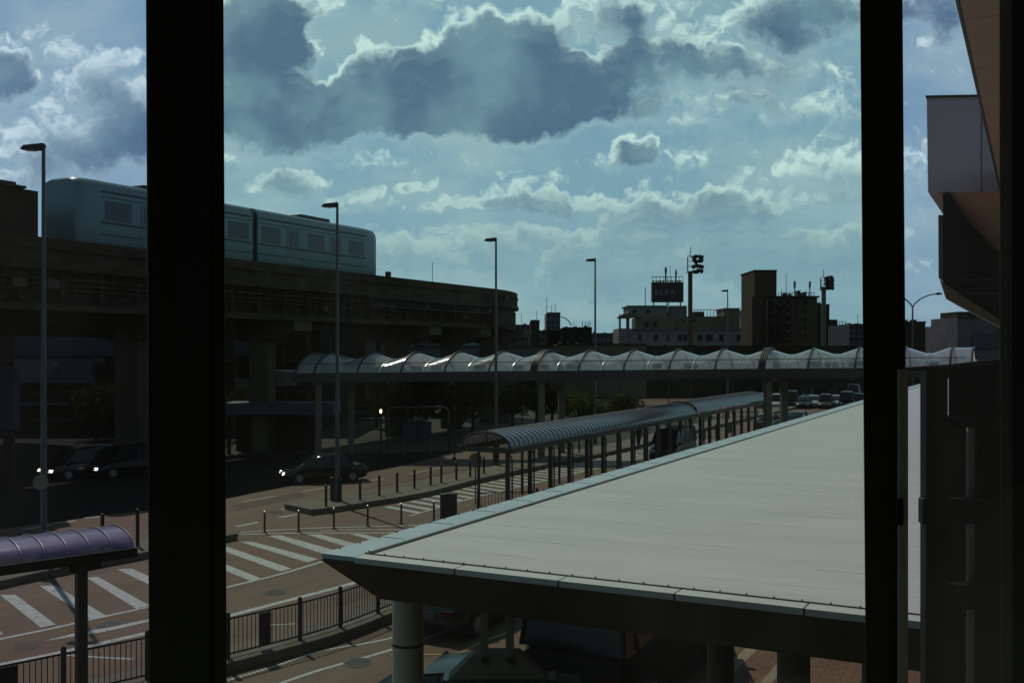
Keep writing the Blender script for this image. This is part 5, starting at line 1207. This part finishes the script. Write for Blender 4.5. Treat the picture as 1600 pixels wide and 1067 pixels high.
# ================================================================== PERSON
def person(label, loc, ang, h=1.68):
    o = thing('person', label, 'person', (0, 0, 0)); s = h/1.7
    J = dict(pel=(0, 0, .95), chest=(0, .02, 1.25), neck=(0, .03, 1.45), head=(0, .05, 1.60), shL=(-.18, .02, 1.40), elL=(-.24, -.08, 1.14), haL=(-.24, .05, .90), shR=(.18, .02, 1.40), elR=(.23, .06, 1.14), haR=(.23, .22, .96),
             hiL=(-.10, 0, .90), knL=(-.11, .20, .50), anL=(-.11, .26, .08), toL=(-.12, .42, .04), hiR=(.10, 0, .90), knR=(.11, -.02, .48), anR=(.11, -.32, .14), toR=(.11, -.20, .04), hd2=(0, .06, 1.70))
    rad = dict(pel=.15, chest=.165, neck=.06, head=.095, hd2=.07, shL=.07, elL=.045, haL=.035, shR=.07, elR=.045, haR=.035, hiL=.10, knL=.065, anL=.045, toL=.035, hiR=.10, knR=.065, anR=.045, toR=.035)
    E = [('pel', 'chest'), ('chest', 'neck'), ('neck', 'head'), ('head', 'hd2'), ('chest', 'shL'), ('shL', 'elL'), ('elL', 'haL'), ('chest', 'shR'), ('shR', 'elR'), ('elR', 'haR'), ('pel', 'hiL'), ('hiL', 'knL'), ('knL', 'anL'), ('anL', 'toL'), ('pel', 'hiR'), ('hiR', 'knR'), ('knR', 'anR'), ('anR', 'toR')]
    ks = list(J); 
    for side in ('L', 'R'):
        hx, hy, hz_ = J['ha'+side]
        for f_ in range(5):
            k = f'f{side}{f_}'; J[k] = (hx+(-.0 if f_ else .0), hy+.035-.018*f_+(.03 if f_ == 0 else 0), hz_-.085+(.02 if f_ in (0, 4) else 0)); rad[k] = .009; E.append(('ha'+side, k)); ks.append(k)
    me = bpy.data.meshes.new('body'); me.from_pydata([tuple(c*s for c in J[k]) for k in ks], [(ks.index(a), ks.index(b)) for a, b in E], [])
    bo = bpy.data.objects.new('body', me); C.objects.link(bo); bo.parent = o; me.materials.append(M['cloth'])
    m_ = bo.modifiers.new('skin', 'SKIN'); sv_ = me.skin_vertices[0].data
    for i, k in enumerate(ks): sv_[i].radius = (rad[k]*s, rad[k]*s*(.8 if k in ('pel', 'chest') else 1)); sv_[i].use_root = k == 'pel'
    bo.modifiers.new('sub', 'SUBSURF').levels = 1; bo.modifiers['sub'].render_levels = 1
    b = MB(); c_ = Vector((0, .05, 1.63))*s
    b.tube([c_+UP*z*s for z in (-.04, .02, .07, .10, .115)], [.1*s, .115*s, .105*s, .07*s, .01], 12); b.build('hair', 'hair', o)
    b = MB(); b.tube([Vector((0, .03, z))*s for z in (.86, 1.0, 1.2, 1.38, 1.44)], [.175*s, .165*s, .18*s, .17*s, .07*s], 14); b.build('jacket', 'cloth', o)
    o.location = loc; o.rotation_euler = (0, 0, ang); return o
person('dark clothed person walking past the covered walkway posts', G(998, 702), R(150))
p = P0+D*23+N*1.2; person('dark clothed person standing inside the covered walkway beside the black van', (p.x, p.y, 0), R(60), 1.7)

# ================================================================== TREES AND HEDGES
def tree(name, label, loc, h, rad, seed, nleaf=2600, m='leaf', cat='tree', group=None, trunk=True, low=.25, leaf=.17):
    random.seed(seed); o = thing(name, label, cat, loc, group); loc = Vector(loc)
    cl = []
    for i in range(11):
        a = random.uniform(0, 6.28); rr = rad*random.uniform(.1, .68); cl.append((Vector((rr*math.cos(a), rr*math.sin(a), h*random.uniform(low+.15, .86))), rad*random.uniform(.30, .52)))
    b = MB()
    if trunk:
        b.tube([loc, loc+Vector((.05, .03, h*.3)), loc+Vector((-.05, .05, h*.6))], [h*.032, h*.024, h*.012], 8)
        for c, r in cl[:7]: b.tube([loc+UP*h*random.uniform(.25, .5), loc+c*.6+UP*c.z*.15, loc+c], [h*.014, h*.009, .015], 5)
        b.build('trunk', 'bark', o)
    b = MB(); vs = []; fs = []
    for i in range(nleaf):
        c, r = random.choice(cl); d = Vector((random.gauss(0, 1), random.gauss(0, 1), random.gauss(0, 1))).normalized()*r*random.uniform(.55, 1.08)**.7
        p = loc+c+Vector((d.x, d.y, d.z*.8)); 
        if p.z < loc.z+.1: continue
        u = Vector((random.gauss(0, 1), random.gauss(0, 1), random.gauss(0, 1))).normalized(); w = u.cross(Vector((random.gauss(0, 1), random.gauss(0, 1), random.gauss(0, 1)))).normalized(); sz = leaf*random.uniform(.6, 1.3)
        n = len(vs); vs += [p+u*sz, p+w*sz*.45, p-u*sz, p-w*sz*.45]; fs.append((n, n+1, n+2, n+3))
    b.add(vs, fs); b.build('crown' if cat == 'tree' else 'foliage', m, o, smooth=False); return o
tg = 'dark trees behind the footbridge'
for i, (px, Y, h, r, lb) in enumerate([(588, 90, 5.4, 2.6, 'dark tree behind the footbridge, just right of its left pillars'), (628, 84, 5.6, 3.0, 'dark tree behind the height gauge'), (664, 80, 5.3, 2.9, 'dark tree above the information board'), (702, 84, 5.5, 3.0, 'dark tree between the information board and the tall lamp'),
                                   (738, 80, 4.8, 2.6, 'dark tree just left of the tall lamp behind the walkway'), (800, 86, 5.4, 2.9, 'dark tree between the tall lamp and the middle bridge pillars'), (838, 90, 5.2, 2.5, 'dark tree directly behind the middle bridge pillars'), (862, 88, 5.0, 2.5, 'dark tree seen between the middle bridge pillars')]):
    tree('broadleaf_tree', lb, (X(px, Y), Y, 0), h, r, 40+i, group=tg)
for i, (px, Y, h, r, lb) in enumerate([(905, 92, 3.2, 2.2, 'green shrub right of the middle bridge pillars'), (930, 94, 3.0, 2.1, 'green shrub behind the fourth tall lamp'), (958, 92, 2.9, 2.0, 'green shrub left of the round dark bush'), (983, 90, 2.7, 1.9, 'round dark bush at the right end of the shrubs')]):
    tree('shrub', lb, (X(px, Y), Y, 0), h, r, 60+i, 2200, 'leaf2' if i < 3 else 'leaf', 'shrub', 'shrubs behind the covered walkway', False, .05, .13)
for i, (px, Y, h, r, lb) in enumerate([(150, 78, 4.2, 3, 'dark shrubby tree under the viaduct at left'), (200, 78, 3.8, 3, 'second dark shrubby tree under the viaduct at left, by the pier'), (384, 78, 4.0, 2.2, 'dark bush below the stair wall of the car park'), (1286, 165, 6.4, 3.4, 'round dark tree above the parked cars'), (1340, 185, 6.4, 4.6, 'dark tree beside the right mullion above the cars')]):
    tree('dark_tree', lb, (X(px, Y), Y, 0), h, r, 80+i, 2000)
# things beyond: fence line, hoardings and pale vans in the middle distance
mf = thing('car_park_fence', 'long thin post and rail fence in front of the shrubs and car park', 'fence', (X(1100, 98), 98, 0))
for z in (.5, 1.0): b = MB(); b.tube([(X(985, 98), 98, z), (X(1188, 98), 98, z)], .03, 5); b.build('rail', 'bronze', mf)
b = MB()
for px in range(986, 1190, 9): b.tube([(X(px, 98), 98, 0), (X(px, 98), 98, 1.15)], .045, 6)
b.build('posts', 'bronze', mf)
for nm, lb, x0, x1, y0, Y, m in (('pale_hoarding', 'pale billboard like hoarding behind the footbridge in the middle', 1115, 1172, 591, 178, 'wall_white'), ('grey_hut', 'low grey hut left of the pale hoarding', 1045, 1105, 600, 180, 'wall_grey'), ('grey_wall', 'plain grey wall panel behind the right footbridge pillars', 1216, 1280, 588, 170, 'wall_grey'), ('low_shed', 'low dim shed above the shrubs', 985, 1040, 600, 190, 'wall_tan'), ('site_wall', 'long dark wall closing the car park behind the cars', 1270, 1420, 600, 200, 'wall_tan')):
    o = bldg(nm, lb, x0, x1, y0, Y, 3, m); slabp(o, 'coping', x0-.5, x1+.5, y0-1, y0+1, Y, 3.4, 'wall_dark', -.2)
    for k in range(3): a = x0+(x1-x0)*(.15+.3*k); slabp(o, 'panel', a, a+(x1-x0)*.16, y0+5, y0+12, Y, .05, 'wall_dark', -.06)
